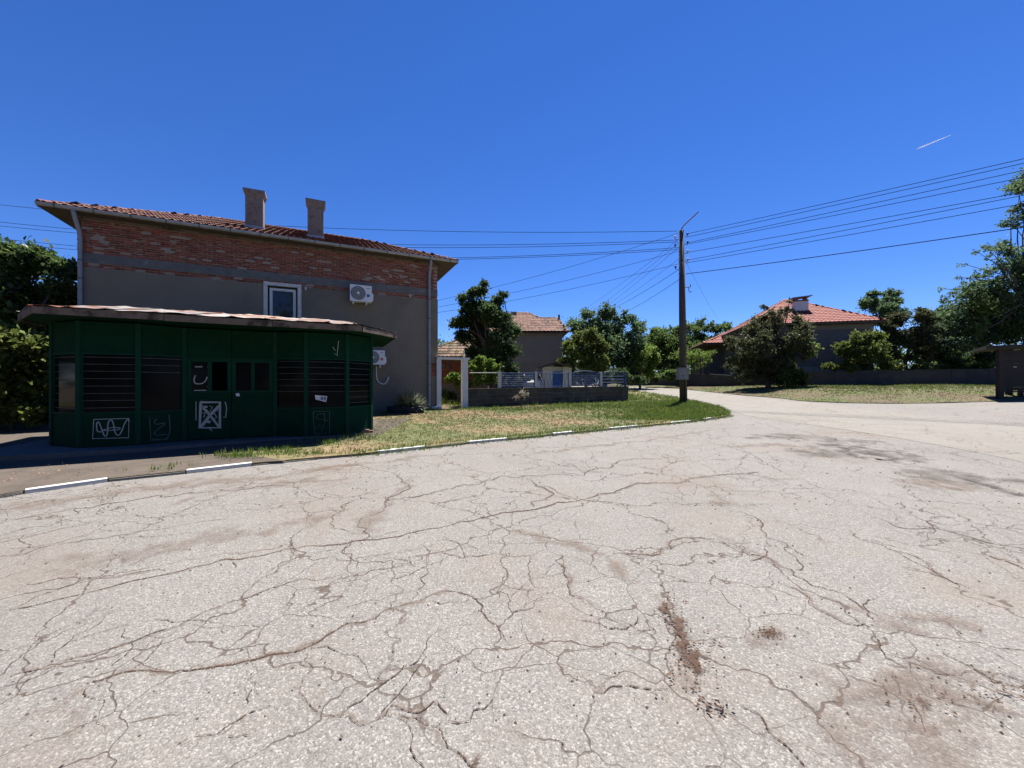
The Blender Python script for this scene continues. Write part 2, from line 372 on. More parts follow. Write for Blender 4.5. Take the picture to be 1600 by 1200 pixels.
# ------------------------------------------------------------------ ground, road, lawn, bank
def far_z(x, y): return zg(max(-60, min(60, x)), y) - .07
gv = []; xs = [-3000, -600, -150, -60, -35, -20, -10, 0, 10, 20, 35, 60, 150, 600, 3000]; ys = [-600, -60, -20, -9, 0, 3, 6, 10, 20, 30, 38, 45, 60, 150, 600, 4000]
b = MB(); b.add([(x, y, far_z(x, y)) for y in ys for x in xs], [(j * len(xs) + i, j * len(xs) + i + 1, (j + 1) * len(xs) + i + 1, (j + 1) * len(xs) + i) for j in range(len(ys) - 1) for i in range(len(xs) - 1)])
tag(b.build('ground', 'soil'), kind='structure')
road, _ = sheet('road', [(-26, -9), (44, -9), (44, 27), (20, 34), (16, 60), (6, 60), (2, 20), (-26, 14)], .8, zg, 'asphalt', .2); tag(road, kind='structure')

kpx = [(0, 779), (45, 770), (105, 761), (165, 753), (230, 746), (293, 740), (340, 734), (392, 728), (470, 720), (530, 715), (590, 709.5), (663, 701), (735, 693), (792, 688), (868, 680.5), (955, 671.5), (1050, 662.5), (1110, 656), (1140, 650)]
kp = [ground(*p) for p in kpx]
kp = [kp[0] + (kp[0] - kp[2]).normalized() * 9] + kp
kp = [Vector((p.x, p.y, 0)) for p in kp]
kerb_line = resample(chaikin(kp, 2), .1)
tip = kerb_line[-1]
road_left = [tip + Vector((.55, .9, 0)), Vector((9.35, 17.5, 0)), Vector((9.7, 21, 0)), Vector((9.95, 25, 0)), Vector((10.0, 30, 0)), Vector((9.6, 34, 0)), Vector((8.0, 40, 0)), Vector((4, 58, 0))]
road_left = chaikin([tip] + road_left, 2)[1:]
def lawn_h(x, y): return zg(x, y) + .045
lawn_poly = [(p.x, p.y) for p in kerb_line[::4]] + [(p.x, p.y) for p in road_left] + [(-40, 58), (-40, kerb_line[0].y)]
lawn, lawn_in = sheet('lawn', lawn_poly, 1.1, lawn_h, 'dry_grass', .12); tag(lawn, kind='structure')
# bare forecourt in front of the kiosk, ragged towards the lawn
fc = [p for p in kerb_line if p.x < ground(425, 725).x]
fpoly = [(p.x, p.y) for p in fc[::4]]
e = [ground(px, py, .08) for px, py in ((452, 716), (400, 709), (352, 706), (430, 694), (520, 689), (585, 683))]
fpoly += [(p.x + random.uniform(-.06, .06), p.y + random.uniform(-.06, .06)) for p in e] + [(-3.4, 13.2), (-12, 12), (-30, 11), (-30, kerb_line[0].y)]
fore, _ = sheet('forecourt', fpoly, .7, lambda x, y: lawn_h(x, y) + .005, 'forecourt', 0); tag(fore, kind='structure')

# far bank on the right
edge_r = [Vector((p[0], p[1], 0)) for p in ((11.5, 58), (12.6, 41), (14.6, 34), (14.7, 28), (14.6, 24.4), (15.4, 22.6))]
edge_r += [Vector((g_.x, g_.y, 0)) for g_ in (ground(1250, 627), ground(1320, 630), ground(1400, 631), ground(1480, 630), ground(1560, 627.5), ground(1640, 626))] + [Vector((44, 22, 0))]
edge_r = chaikin(edge_r, 2)
def dist_edge(x, y):
    best = 1e9; q = Vector((x, y, 0))
    for a, b_ in zip(edge_r, edge_r[1:]):
        ab = b_ - a; t = max(0, min(1, (q - a).dot(ab) / ab.length_squared)); best = min(best, (a + ab * t - q).length)
    return best
def bank_h(x, y):
    d = dist_edge(x, y); return zg(x, y) + .03 + .33 * smoothstep(0, 5.5, d) + .02 * math.sin(2.1 * x) * math.sin(1.7 * y)
bank_poly = [(p.x, p.y) for p in edge_r] + [(60, 22), (60, 60)]
bank, bank_in = sheet('grass_bank', bank_poly, 1.0, bank_h, 'bank_grass', .12); tag(bank, kind='structure')
# smoother, paler carriageway that sweeps past the lawn
near = [ground(px, py) for px, py in ((1150, 645), (1175, 651), (1215, 657), (1290, 667), (1400, 684), (1500, 702), (1600, 722), (1750, 760))]
farr = [ground(px, py) for px, py in ((1800, 690), (1600, 668), (1490, 655), (1390, 643), (1310, 634), (1240, 627.5))]
cw = [(9.6, 17.5), (9.9, 25), (9.9, 34), (7.5, 44), (11, 50), (12.4, 41.5), (14.4, 34), (14.5, 28), (14.5, 24.5)]
cpoly = [(p.x, p.y) for p in chaikin(near, 1)][::-1] + cw + [(p.x, p.y) for p in farr[::-1]]
cway, _ = sheet('carriageway', cpoly, 1.0, lambda x, y: zg(x, y) + .005, 'asphalt_smooth', 0); tag(cway, kind='structure')

# kerb stones, some painted white
kerb = tag(link('kerb', None, None, (0, 0, 0)), kind='structure')
whites = [(40, 168), (290, 394), (588, 664), (733, 793), (866, 899), (952, 997), (1048, 1078), (1098, 1112)]
def px_of(p): return CX + F * p.x / p.y
st = kerb_line[::1]; i = 0
bounds = []
pxs = [px_of(p) for p in st]
marks = sorted([a for w_ in whites for a in w_])
cuts = [0]
for mk in marks:
    cuts.append(min(range(len(pxs)), key=lambda k: abs(pxs[k] - mk) if st[k].y > 3 else 1e9))
cuts.append(len(st) - 1)
for a, c_ in zip(cuts, cuts[1:]):
    n = max(1, round((c_ - a) * .1 / 1.0)); mid = px_of(st[(a + c_) // 2])
    wh = any(lo < mid < hi for lo, hi in whites)
    for k in range(n):
        A = st[a + (c_ - a) * k // n]; B = st[a + (c_ - a) * (k + 1) // n]
        t = (B - A).normalized(); nn = Vector((-t.y, t.x, 0)); A = A + t * .012; B = B - t * .012
        dz = random.uniform(-.008, .01) if wh else random.uniform(-.045, -.02)
        o_ = Vector((A.x, A.y, zg(A.x, A.y) - .12)) - nn * .03
        e_ = Vector((B.x, B.y, zg(B.x, B.y) - .12)) - nn * .03
        hgt_ = .18 + dz; wv = nn * .13
        vs = [o_, e_, e_ + wv, o_ + wv]; top = [p + UP * hgt_ for p in (o_ + nn * .012, e_ + nn * .012, e_ + wv, o_ + wv)]
        MB().add(vs + top, [(0, 3, 2, 1), (4, 5, 6, 7), (0, 1, 5, 4), (1, 2, 6, 5), (2, 3, 7, 6), (3, 0, 4, 7)]).build('kerb_stone', 'kerb_white' if wh else 'kerb_stone', kerb)

# cracks, dust and stains lying on the road: films with ragged borders
def jagged(pts, amp=.09, seg=.045):
    out = [Vector((p.x, p.y, 0)) for p in pts]
    while max((b_ - a_).length for a_, b_ in zip(out, out[1:])) > seg:
        q = [out[0]]
        for a_, b_ in zip(out, out[1:]):
            d_ = b_ - a_
            if d_.length > seg: q.append((a_ + b_) / 2 + Vector((-d_.y, d_.x, 0)) * random.gauss(0, amp))
            q.append(b_)
        out = q
    return out
def film(name, pts, widths, m, dz, jag=.35, step=.06):
    pts = [Vector((p.x, p.y, 0)) for p in pts]; d = [0]
    for a, c_ in zip(pts, pts[1:]): d.append(d[-1] + (c_ - a).length)
    L_ = d[-1]; n = max(6, int(L_ / step)); V = []; Fs = []; UVv = []
    ph = random.uniform(0, 99); rnd = [random.gauss(0, 1) for _ in range(n + 1)]; wob = 0; wm = 0
    for i in range(n + 1):
        s_ = L_ * i / n; k = 0
        while k < len(d) - 2 and d[k + 1] < s_: k += 1
        u = (s_ - d[k]) / max(1e-6, d[k + 1] - d[k]); p = pts[k].lerp(pts[k + 1], u); t = (pts[k + 1] - pts[k]).normalized(); nn = Vector((-t.y, t.x, 0))
        wd = widths[0] + (widths[1] - widths[0]) * i / n if len(widths) == 2 else np.interp(i / n, np.linspace(0, 1, len(widths)), widths)
        wob = wob * .8 + rnd[i] * .03 * jag; wm = wm * .86 + random.gauss(0, .27); wd = wd * math.exp(max(-1.3, min(.8, wm)))
        amp = max(0, math.sin(math.pi * i / n)) ** .3
        p = p + nn * (wob + .035 * jag * math.sin(s_ * 5.1 + ph) + .02 * jag * math.sin(s_ * 13 + ph * 2)) * amp
        for q, v in ((-1, 1), (0, 0), (1, 1)):
            r_ = p + nn * q * wd / 2; V.append((r_.x, r_.y, zg(r_.x, r_.y) + dz)); e_ = max(0, 1 - min(i, n - i) / 3); UVv.append((i / n, max(v, e_)))
        if i:
            a = 3 * (i - 1); Fs += [(a, a + 3, a + 4, a + 1), (a + 1, a + 4, a + 5, a + 2)]
    me = bpy.data.meshes.new(name); me.from_pydata(V, [], Fs); me.materials.append(MATS[m]); uvl = me.uv_layers.new(name='UVMap')
    for lp in me.loops: uvl.data[lp.index].uv = UVv[lp.vertex_index]
    import bmesh
    bm = bmesh.new(); bm.from_mesh(me)
    for f in bm.faces:
        if f.normal.z < 0: f.normal_flip()
    bm.to_mesh(me); bm.free()
    return link(name, me, road)
CR = [
 ([(0, 957), (100, 935), (200, 910), (300, 887), (400, 870), (450, 858), (560, 845), (640, 833), (750, 810), (830, 797), (870, 785), (960, 770), (1060, 755), (1190, 738)], (.05, .075)),
 ([(0, 818), (80, 802), (200, 783), (300, 770), (380, 765), (460, 755)], (.06, .1)),
 ([(0, 850), (60, 835), (130, 820), (170, 808)], (.05, .04)), ([(20, 917), (120, 910), (180, 902), (260, 892)], (.035, .03)),
 ([(0, 1062), (80, 1045), (190, 1010), (280, 980), (360, 940), (410, 925), (470, 905), (540, 893)], (.05, .035)),
 ([(120, 1075), (193, 1051), (270, 1051), (369, 1038), (468, 1018), (540, 975), (588, 966), (638, 943), (687, 925), (732, 930), (755, 948), (773, 975), (800, 1011)], (.05, .045)),
 ([(470, 1018), (490, 1045), (470, 1085), (490, 1110), (530, 1123), (602, 1120), (610, 1103), (680, 1095), (690, 1110), (715, 1125)], (.045, .03)),
 ([(602, 1120), (660, 1130), (690, 1140), (700, 1170), (735, 1200), (760, 1250)], (.04, .05)),
 ([(755, 948), (800, 939)], (.03, .02)), ([(791, 970), (836, 939), (881, 937)], (.03, .03)),
 ([(881, 867), (888, 912), (890, 930), (926, 948), (957, 970), (985, 993), (1025, 977)], (.06, .05)),
 ([(948, 869), (1002, 867), (1070, 840), (1118, 842), (1168, 867), (1235, 889), (1271, 916), (1321, 930), (1375, 966)], (.06, .075)),
 ([(633, 777), (723, 757), (782, 743), (872, 741), (962, 725), (1038, 718)], (.06, .06)),
 ([(827, 748), (863, 770), (831, 793)], (.06, .06)), ([(561, 850), (588, 804), (624, 772), (624, 741)], (.06, .07)),
 ([(557, 840), (548, 876), (548, 916), (530, 940)], (.035, .03)), ([(656, 849), (665, 885), (651, 925), (638, 943)], (.035, .035)),
 ([(1213, 907), (1258, 930), (1271, 948), (1321, 975), (1375, 980)], (.035, .06)), ([(1321, 826), (1402, 862), (1465, 898), (1514, 921)], (.05, .06)),
 ([(1348, 804), (1402, 824), (1465, 826), (1546, 849), (1600, 858), (1680, 875)], (.05, .06)), ([(1409, 784), (1451, 820)], (.045, .04)),
 ([(1528, 860), (1600, 890), (1680, 915)], (.06, .08)), ([(1366, 1029), (1438, 1049)], (.035, .03)), ([(1478, 1015), (1523, 1047), (1550, 1067), (1600, 1072), (1700, 1085)], (.04, .07)),
 ([(1145, 1092), (1195, 1128), (1240, 1178), (1270, 1240)], (.04, .05)), ([(917, 1081), (957, 1072), (1056, 1076)], (.03, .04)),
 ([(530, 880), (600, 868), (656, 858), (700, 850)], (.03, .02)), ([(0, 700 + 160), (90, 848), (180, 838), (280, 822), (360, 812)], (.03, .025)),
 ([(250, 1180), (300, 1150), (380, 1120), (430, 1100)], (.03, .03)), ([(100, 1000), (170, 985), (230, 968)], (.03, .02)), ([(1160, 800), (1190, 830), (1230, 850), (1235, 889)], (.05, .05)),
 ([(420, 905), (450, 880), (470, 855)], (.03, .03)), ([(690, 830), (720, 855), (735, 880)], (.025, .02)), ([(560, 780), (530, 800), (520, 830)], (.04, .03)),
]
for pts, wd in CR:
    jp = jagged([ground(*p) for p in pts], .08 if len(pts) > 12 else .14)
    nf = min(1, .42 + .085 * min(p.y for p in jp)) * (1.5 if len(pts) > 12 else 1); wd = [v * nf for v in wd]
    film('crack_dust', jp, [v * 1.25 for v in wd], 'crack_halo', .0035, .25, .07)
    film('crack', jp, [v * .3 for v in wd], 'crack_dirt', .005, 0, .03)
    for _ in range(max(2, int(len(jp) / 22))):
        k_ = random.randrange(1, len(jp) - 1); t_ = (jp[k_ + 1] - jp[k_ - 1]).normalized(); a_ = random.choice((-1, 1)) * random.uniform(.5, 1.4); L_ = random.uniform(.2, .9) * (.6 + jp[k_].y * .12)
        d_ = Vector((t_.x * math.cos(a_) - t_.y * math.sin(a_), t_.x * math.sin(a_) + t_.y * math.cos(a_), 0))
        film('crack', jagged([jp[k_], jp[k_] + d_ * L_ * .5 + t_ * random.gauss(0, .12) * L_, jp[k_] + d_ * L_], .13), (wd[0] * .24, .007), 'crack_dirt', .0058, 0, .03)
DU = [([(782, 813), (818, 831), (845, 849), (890, 858), (948, 869), (980, 894), (1020, 925), (1047, 952), (1065, 975)], (.14, .2, .16, .2, .12)),
 ([(1300, 930), (1375, 966), (1402, 975), (1465, 973), (1532, 980), (1620, 996)], (.1, .2, .26, .2, .3)),
 ([(560, 850), (590, 806), (622, 774), (640, 745)], (.3, .5, .4)), ([(0, 1160), (60, 1120), (110, 1095), (180, 1060), (220, 1030)], (.1, .16, .14)),
 ([(80, 1200), (110, 1150), (95, 1090)], (.12, .1)), ([(880, 880), (890, 920), (930, 950)], (.12, .12)),
 ([(1100, 830), (1170, 860), (1230, 885)], (.15, .12)), ([(250, 795), (330, 772), (430, 757), (560, 745)], (.25, .5, .3)),
 ([(1130, 700), (1200, 694), (1290, 700)], (.7, 1., .6)), ([(1100, 770), (1150, 785), (1220, 795)], (.4, .3)), ([(1180, 750), (1240, 745)], (.4, .3)),
 ([(1390, 760), (1470, 755), (1560, 765)], (.5, .9, .6)), ([(1260, 985), (1190, 1010), (1130, 1030)], (.2, .12)), ([(1350, 1120), (1440, 1105), (1560, 1090)], (.1, .2, .25)),
 ([(1250, 1190), (1340, 1150), (1450, 1130), (1620, 1120)], (.35, .6, .7, .6)), ([(1300, 1090), (1420, 1075), (1600, 1060)], (.2, .4, .4)), ([(1060, 1000), (1090, 1050), (1140, 1080)], (.2, .36, .2)), ([(820, 712), (900, 700), (1000, 690), (1110, 672)], (.25, .4, .35)), ([(480, 735), (600, 722), (720, 706)], (.3, .3, .25)), ([(-60, 806), (60, 790), (170, 772), (300, 756), (450, 741), (580, 724)], (1.0, 1.1, .9, .8, .5)), ([(20, 905), (200, 860), (380, 830), (560, 800)], (.5, .9, .8, .5))]
for pts, wd in DU: film('dust_film', [ground(*p) for p in pts], wd, 'dust', .0065, 1.2, .1)
for pts, wd in [([(1150, 685), (1240, 682), (1300, 688), (1400, 692)], (.4, .9, .8, .3)), ([(1230, 712), (1320, 706), (1400, 712), (1480, 718)], (.6, 2.0, 1.5, .5)), ([(1400, 745), (1500, 746), (1640, 756)], (.5, 1.2, 1.0)), ([(1250, 690), (1330, 700), (1420, 725)], (.5, 1.2, .6)), ([(1150, 655), (1240, 662), (1330, 672)], (.08, .14)), ([(950, 744), (975, 743)], (.1, .12))]:
    film('dark_film', [ground(*p) for p in pts], wd, 'dark_patch', .009, 1.5, .1)
for pts, wd in [([(1025, 935), (1045, 962), (1065, 995), (1085, 1030), (1100, 1075)], (.06, .12, .12, .24, .16)), ([(1090, 1085), (1110, 1110), (1140, 1120)], (.06, .05)), ([(1188, 983), (1212, 995)], (.06, .05)), ([(1545, 1070), (1600, 1095)], (.05, .07)), ([(1420, 1080), (1450, 1110)], (.08, .06)), ([(725, 1185), (738, 1210)], (.05, .06))]:
    film('litter_film', [ground(*p) for p in pts], wd, 'litter', .0115, .6, .04)
# loose leaves, twigs and pebbles
b = MB()
def leaf_at(p, s):
    a = random.uniform(0, 6.28); t = Vector((math.cos(a), math.sin(a), random.uniform(-.15, .3))); n = Vector((-t.y, t.x, random.uniform(-.4, .4)))
    b.add([p, p + t * s * .5 + n * s * .25, p + t * s, p + t * s * .5 - n * s * .25 + UP * .2 * s], [(0, 1, 2, 3)])
for (px, py, sx, sy, n) in [(1048, 958, 12, 18, 90), (1082, 1035, 20, 26, 130), (1120, 1105, 18, 8, 40), (1200, 988, 9, 4, 90), (1580, 1085, 40, 12, 50), (1440, 1090, 40, 25, 40), (960, 690, 60, 5, 120), (1070, 676, 40, 5, 80), (540, 722, 60, 5, 50), (800, 900, 500, 150, 60), (1300, 720, 120, 12, 60)]:
    for _ in range(n):
        g_ = ground(px + random.gauss(0, sx), max(660, py + random.gauss(0, sy)), .012); leaf_at(g_, random.uniform(.008, .024))
tag(b.build('leaf_litter', 'leaf_litter'), 'dry brown leaves scattered over the cracked road', 'leaves', kind='stuff')
b = MB()
for _ in range(520):
    px, py = random.uniform(0, 1600), random.choice([random.uniform(690, 800), random.uniform(720, 1150)]); g_ = ground(px, py, .002); s = random.uniform(.002, .006) * (1 + g_.y * .3)
    b.add([g_ + Vector((s * math.cos(a) * random.uniform(.7, 1.2), s * math.sin(a), 0)) for a in (0, 1.57, 3.14, 4.71)] + [g_ + UP * s * .9], [(0, 1, 4), (1, 2, 4), (2, 3, 4), (3, 0, 4)])
tag(b.build('pebbles', 'debris'), 'small dark stones and crumbs scattered over the road', 'stones', kind='stuff')
b = MB()
for _ in range(130):
    g_ = ground(random.uniform(0, 420), random.uniform(722, 765), .085); s = random.uniform(.008, .022)
    if not lawn_in(g_.x, g_.y): continue
    leaf_at(g_, s * 1.8)
tag(b.build('forecourt_scraps', 'brick_pale'), 'pale scraps scattered on the bare ground by the kiosk', 'litter', kind='stuff')

# ------------------------------------------------------------------ grass
def tufts(name, label, samples, m, hmin, hmax, per=4):
    V = []; n = 0
    for p in samples:
        for _ in range(per):
            a = random.uniform(0, 6.28); h = random.uniform(hmin, hmax); ln = random.uniform(.1, .6) * h; wd = .005 + .0003 * p.y
            q = p + Vector((random.gauss(0, .03), random.gauss(0, .03), -.005)); s = Vector((math.cos(a), math.sin(a), 0)) * wd
            V += [q - s, q + s, q + Vector((-math.sin(a) * ln, math.cos(a) * ln, h))]
    me = fast_mesh(name, np.array([tuple(v) for v in V]), np.arange(len(V)).reshape(-1, 3), 3, m)
    return tag(link(name, me), label, 'grass', kind='stuff')
KP0 = Vector((-8.56, 7.7, 0)); HP = Vector((-3.2, 16.7, 0)); WP0 = ground(735, 638, .075)
def on_lawn(x, y):
    if not lawn_in(x, y): return False
    q = Vector((x, y, 0)) - HP
    if q.dot(D1) < .1 and q.dot(D2) > -.05: return False
    if x < -4.1 and (Vector((x, y, 0)) - KP0).dot(D2) > -.9 and x < -2: return (Vector((x, y, 0)) - KP0).dot(D1) > 5.9
    return True
smp = []; smg = []
while len(smp) < 26000:
    x, y = random.uniform(-5, 10.5), random.uniform(7.5, 21)
    if on_lawn(x, y): smp.append(Vector((x, y, lawn_h(x, y))))
while len(smg) < 7000:
    p = ground(random.gauss(1060, 60), random.uniform(606, 656), .075)
    if p.y < 34 and lawn_in(p.x, p.y): smg.append(p)
for q in kerb_line[::1]:
    if q.x > -3.2 and random.random() < .9:
        for _ in range(7):
            p = q + Vector((random.gauss(0, .1), random.gauss(0, .1), 0)); smg.append(Vector((p.x, p.y, zg(p.x, p.y) + (.07 if lawn_in(p.x, p.y) else .0))))
for (px, py, sx, sy, n) in [(370, 712, 22, 2, 110), (440, 705, 40, 3, 110), (520, 690, 25, 3, 90), (565, 683, 15, 3, 60), (270, 732, 25, 3, 20), (500, 713, 30, 4, 110), (30, 774, 25, 2, 60), (170, 752, 10, 1.5, 40), (805, 639, 60, 1.5, 500), (920, 633, 50, 2, 700)]:
    for _ in range(n):
        p = ground(random.gauss(px, sx), random.gauss(py, sy), .085)
        if lawn_in(p.x, p.y): smg.append(p)
tufts('lawn_grass', 'short yellowing grass on the verge between kerb and house', smp, 'blade_dry', .015, .045)
tufts('green_grass', 'taller fresh green grass around the pole and along the kerb', smg, 'blade_green', .03, .11)
smb = []
while len(smb) < 16000:
    x, y = random.uniform(13, 34), random.uniform(18, 36)
    if bank_in(x, y): smb.append(Vector((x, y, bank_h(x, y))))
tufts('bank_grass', 'patchy half-dry grass on the bank across the road', smb, 'blade_bank', .02, .07, 2)
smb = []
while len(smb) < 4200:
    x, y = random.uniform(14.5, 33), random.uniform(20, 33)
    if bank_in(x, y) and random.random() < smoothstep(1.5, 6, dist_edge(x, y)) + .12 * (math.sin(1.3 * x) > .3): smb.append(Vector((x, y, bank_h(x, y))))
tufts('bank_green_grass', 'greener grass on the bank in front of the boundary wall', smb, 'blade_green', .03, .12, 4)
smb = []
while len(smb) < 2500:
    x, y = random.uniform(-7, 8), random.uniform(17.5, 26)
    if lawn_in(x, y) and (Vector((x, y, 0)) - WP0).dot(D2) > .4: smb.append(Vector((x, y, lawn_h(x, y))))
tufts('garden_grass', 'green grass and herbs growing behind the block wall', smb, 'blade_green', .08, .3, 4)

# ------------------------------------------------------------------ roof tiles
def tile_mesh(name, tw, tl, m, lip=.04, roll=.026):
    prof = [(-.52, .004), (-.3, 0), (-.12, roll), (.14, roll), (.3, 0), (.48, 0)]
    V = [(x * tw, -.02, z + lip - .012) for x, z in prof] + [(x * tw, -.02, z + lip) for x, z in prof] + [(x * tw, tl, z + .004) for x, z in prof]; n = len(prof)
    Fs = [(i, i + 1, n + i + 1, n + i) for i in range(n - 1)] + [(n + i, n + i + 1, 2 * n + i + 1, 2 * n + i) for i in range(n - 1)]
    me = bpy.data.meshes.new(name); me.from_pydata(V, [], Fs); me.materials.append(MATS[m]); return me
def tile_spots(A, B, C, D, tw, tl, lift=.02):          # eave A-B, ridge D-C (D above A)
    A, B, C, D = map(Vector, (A, B, C, D)); U = (B - A); Lu = U.length; U = U / Lu; nrm = U.cross(D - A).normalized()
    if nrm.z < 0: nrm = -nrm
    Vv = nrm.cross(U).normalized()
    if Vv.z < 0: Vv = -Vv
    H = (D - A).dot(Vv); out = []; r = 0
    while r * tl < H - .05:
        v = r * tl; t = (v + tl * .5) / H; lo = (D - A).dot(U) * t; hi = Lu + ((C - A).dot(U) - Lu) * t
        u = (tw * .5 if r % 2 == 0 else tw * .5)
        while u < Lu:
            if lo - tw * .2 < u < hi + tw * .2:
                p = A + U * u + Vv * v + nrm * lift; tilt = random.gauss(0, .012)
                Ux = (U + Vv * tilt).normalized(); out.append((r, frame(p + nrm * random.uniform(0, .008), Ux, nrm.cross(Ux), nrm)))
            u += tw
        r += 1
    return out
def join_tiles(name, parent, me, spots):
    V0 = np.array([v.co for v in me.vertices]); F0 = [tuple(p.vertices) for p in me.polygons]; b = MB()
    for M in spots:
        Mn = np.array(M); vv = V0 @ Mn[:3, :3].T + Mn[:3, 3]; b.add(vv.tolist(), F0)
    return tag(b.build(name, me.materials[0].name, parent), kind='stuff')
def caps(name, parent, m, lines, r=.11, step=.34):
    b = MB()
    for A, B in lines:
        A, B = Vector(A), Vector(B); n = max(1, int((B - A).length / step)); t = (B - A) / n
        for i in range(n): b.tube([A + t * i, A + t * (i + 1.1)], [r * 1.12, r * .92], 8)
    return tag(b.build(name, m, parent), kind='stuff')
def hip_roof(h, eave4, ridge2, tile_m, tw, tl, lift, faces=(0, 1, 3), single=0, thick=.1, cap=True, slab='wood_dark'):
    a, b_, c, d = map(Vector, eave4); r0, r1 = map(Vector, ridge2)       # a-b front eave, c-d back; r0 left, r1 right
    s = MB(); vs = [a, b_, c, d, r0, r1]; low = [v - UP * thick for v in (a, b_, c, d)]
    s.add(vs + low, [(0, 1, 5, 4), (1, 2, 5), (2, 3, 4, 5), (3, 0, 4), (0, 6, 7, 1), (1, 7, 8, 2), (2, 8, 9, 3), (3, 9, 6, 0), (6, 9, 8, 7)])
    roof = s.build('roof', slab, h); tm = tile_mesh('roof_tile', tw, tl * 1.12, tile_m)
    quads = [(a, b_, r1, r0), (b_, c, r1, r1), (c, d, r0, r1), (d, a, r0, r0)]; rest = []
    for k in faces:
        sp = tile_spots(*quads[k], tw, tl, lift)
        for r, M in sp:
            if k == 0 and r < single: place('roof_tile', tm, roof, M)
            else: rest.append(M)
    join_tiles('roof_tiles', roof, tm, rest)
    if cap: caps('ridge_tiles', roof, tile_m, [(a, r0), (b_, r1), (r0, r1), (c, r1), (d, r0)])
    return roof

# ------------------------------------------------------------------ the brick and plaster house
HL, HD = 11.05, 9.0
h0 = HP - D1 * HL; hz = lawn_h(HP.x, HP.y) - .05; HB = Vector((HP.x - D1.x * HL / 2, HP.y - D1.y * HL / 2, hz))
house = thing('brick_house', 'long house with bare red brick band over grey plaster, behind the green kiosk', 'house', HB)
def hp(u, v, z): return h0 + D1 * u + D2 * v + UP * z
def hu(px): return col_on(px, h0, D1)
zt, zb1, zb0, zpl = 6.68, 5.58, 5.29, 5.14
wu0, wu1 = hu(413), hu(470); wz1 = hgt(444, hp(hu(440), 0, 0).y); wz0 = wz1 - 1.55
T = .3
part('wall', 'mortar', house, (hp(0, 0, hz - .3), D1 * wu0, D2 * T, UP * (zt - hz + .3)), (hp(wu1, 0, hz - .3), D1 * (HL - wu1), D2 * T, UP * (zt - hz + .3)),
     (hp(wu0, 0, hz - .3), D1 * (wu1 - wu0), D2 * T, UP * (wz0 - hz + .3)), (hp(wu0, 0, wz1), D1 * (wu1 - wu0), D2 * T, UP * (zt - wz1)),
     (hp(0, T, hz - .3), D1 * T, D2 * (HD - T), UP * (zt - hz + .3)), (hp(HL - T, T, hz - .3), D1 * T, D2 * (HD - T), UP * (zt - hz + .3)),
     (hp(T, HD - T, hz - .3), D1 * (HL - 2 * T), D2 * T, UP * (zt - hz + .3)))
# plaster coat with a ragged upper edge, pieces around the window
def coat(u0, u1, z0, z1, rag):
    n = max(2, int((u1 - u0) / .12)); b = MB()
    top = [z1 + (random.uniform(-.035, .035) + .02 * math.sin(7 * (u0 + (u1 - u0) * i / n)) if rag else 0) for i in range(n + 1)]
    us = [u0 + (u1 - u0) * i / n for i in range(n + 1)]; t = -.022
    vs = [hp(u, t, z0) for u in us] + [hp(u, t, z) for u, z in zip(us, top)] + [hp(u, 0, z) for u, z in zip(us, top)]
    m_ = n + 1
    b.add(vs, [(i, i + 1, m_ + i + 1, m_ + i) for i in range(n)] + [(m_ + i, m_ + i + 1, 2 * m_ + i + 1, 2 * m_ + i) for i in range(n)])
    e_ = [hp(u1, t, z0), hp(u1, 0, z0), hp(u1, 0, top[-1]), hp(u1, t, top[-1])]; b.add(e_, [(0, 1, 2, 3)])
    return b
cr0, cr1 = hgt(588, HP.y), hgt(566, HP.y)              # plaster fallen off at the right corner
b = coat(.0, wu0, hz - .2, zpl, True); q = coat(wu0, wu1, hz - .2, wz0, False); b.add(q.v, q.f)
q = coat(wu1, HL - .24, hz - .2, zpl, True); b.add(q.v, q.f)
q = coat(HL - .24, HL + .02, hz - .2, cr0, True); b.add(q.v, q.f); q = coat(HL - .24, HL + .02, cr1, zpl, True); b.add(q.v, q.f)
b.build('plaster', 'plaster', house)
part('concrete_band', 'concrete_band', house, (hp(-.01, -.016, zb0), D1 * (HL + .02), D2 * .016, UP * (zb1 - zb0)))
# bricks
BW, BH, GAP = .232, .057, .0155
bm_ = bpy.data.meshes.new('brick'); q = MB().cbox((0, 0, 0), (BW, 0, 0), (0, .03, 0), (0, 0, BH)); bm_.from_pydata(q.v, [], q.f); bm_.materials.append(MATS['brick'])
bh_ = bpy.data.meshes.new('brick_header'); q = MB().cbox((0, 0, 0), (.112, 0, 0), (0, .05, 0), (0, 0, BH * 1.05)); bh_.from_pydata(q.v, [], q.f); bh_.materials.append(MATS['brick_pale'])
spots = []
def row(z, u0, u1, odd, skip=.05):
    u = u0 + (BW / 2 if not odd else 0)
    while u < u1 - BW * .4:
        if random.random() > skip: spots.append((u + random.uniform(-.006, .006), z + random.uniform(-.004, .004), random.gauss(0, .012)))
        u += BW + GAP
k = 0; z = zb1 + BH / 2 + .006
while z < zt - .1: row(z, .02, HL - .02, k % 2); z += BH + GAP; k += 1
zh = z
for z in (zpl + .035, zpl + .035 + BH + GAP): row(z, .02, HL - .02, k % 2, .16); k += 1
z = cr0 + .03
while z < cr1: spots.append((HL - .12, z, 0)); z += BH + GAP
spots.sort(key=lambda s: s[0]); rest = []
for i, (u, z, a) in enumerate(spots):
    dp = random.uniform(-.006, .006); ax = (D1 + UP * a).normalized(); M = frame(hp(u, .004 + dp, z), ax, D2, ax.cross(D2))
    if i < 290 or u > HL - .13: place('brick', bm_, house, M)
    else: rest.append(M)
V0 = np.array([v.co for v in bm_.vertices]); F0 = [tuple(p.vertices) for p in bm_.polygons]; b = MB()
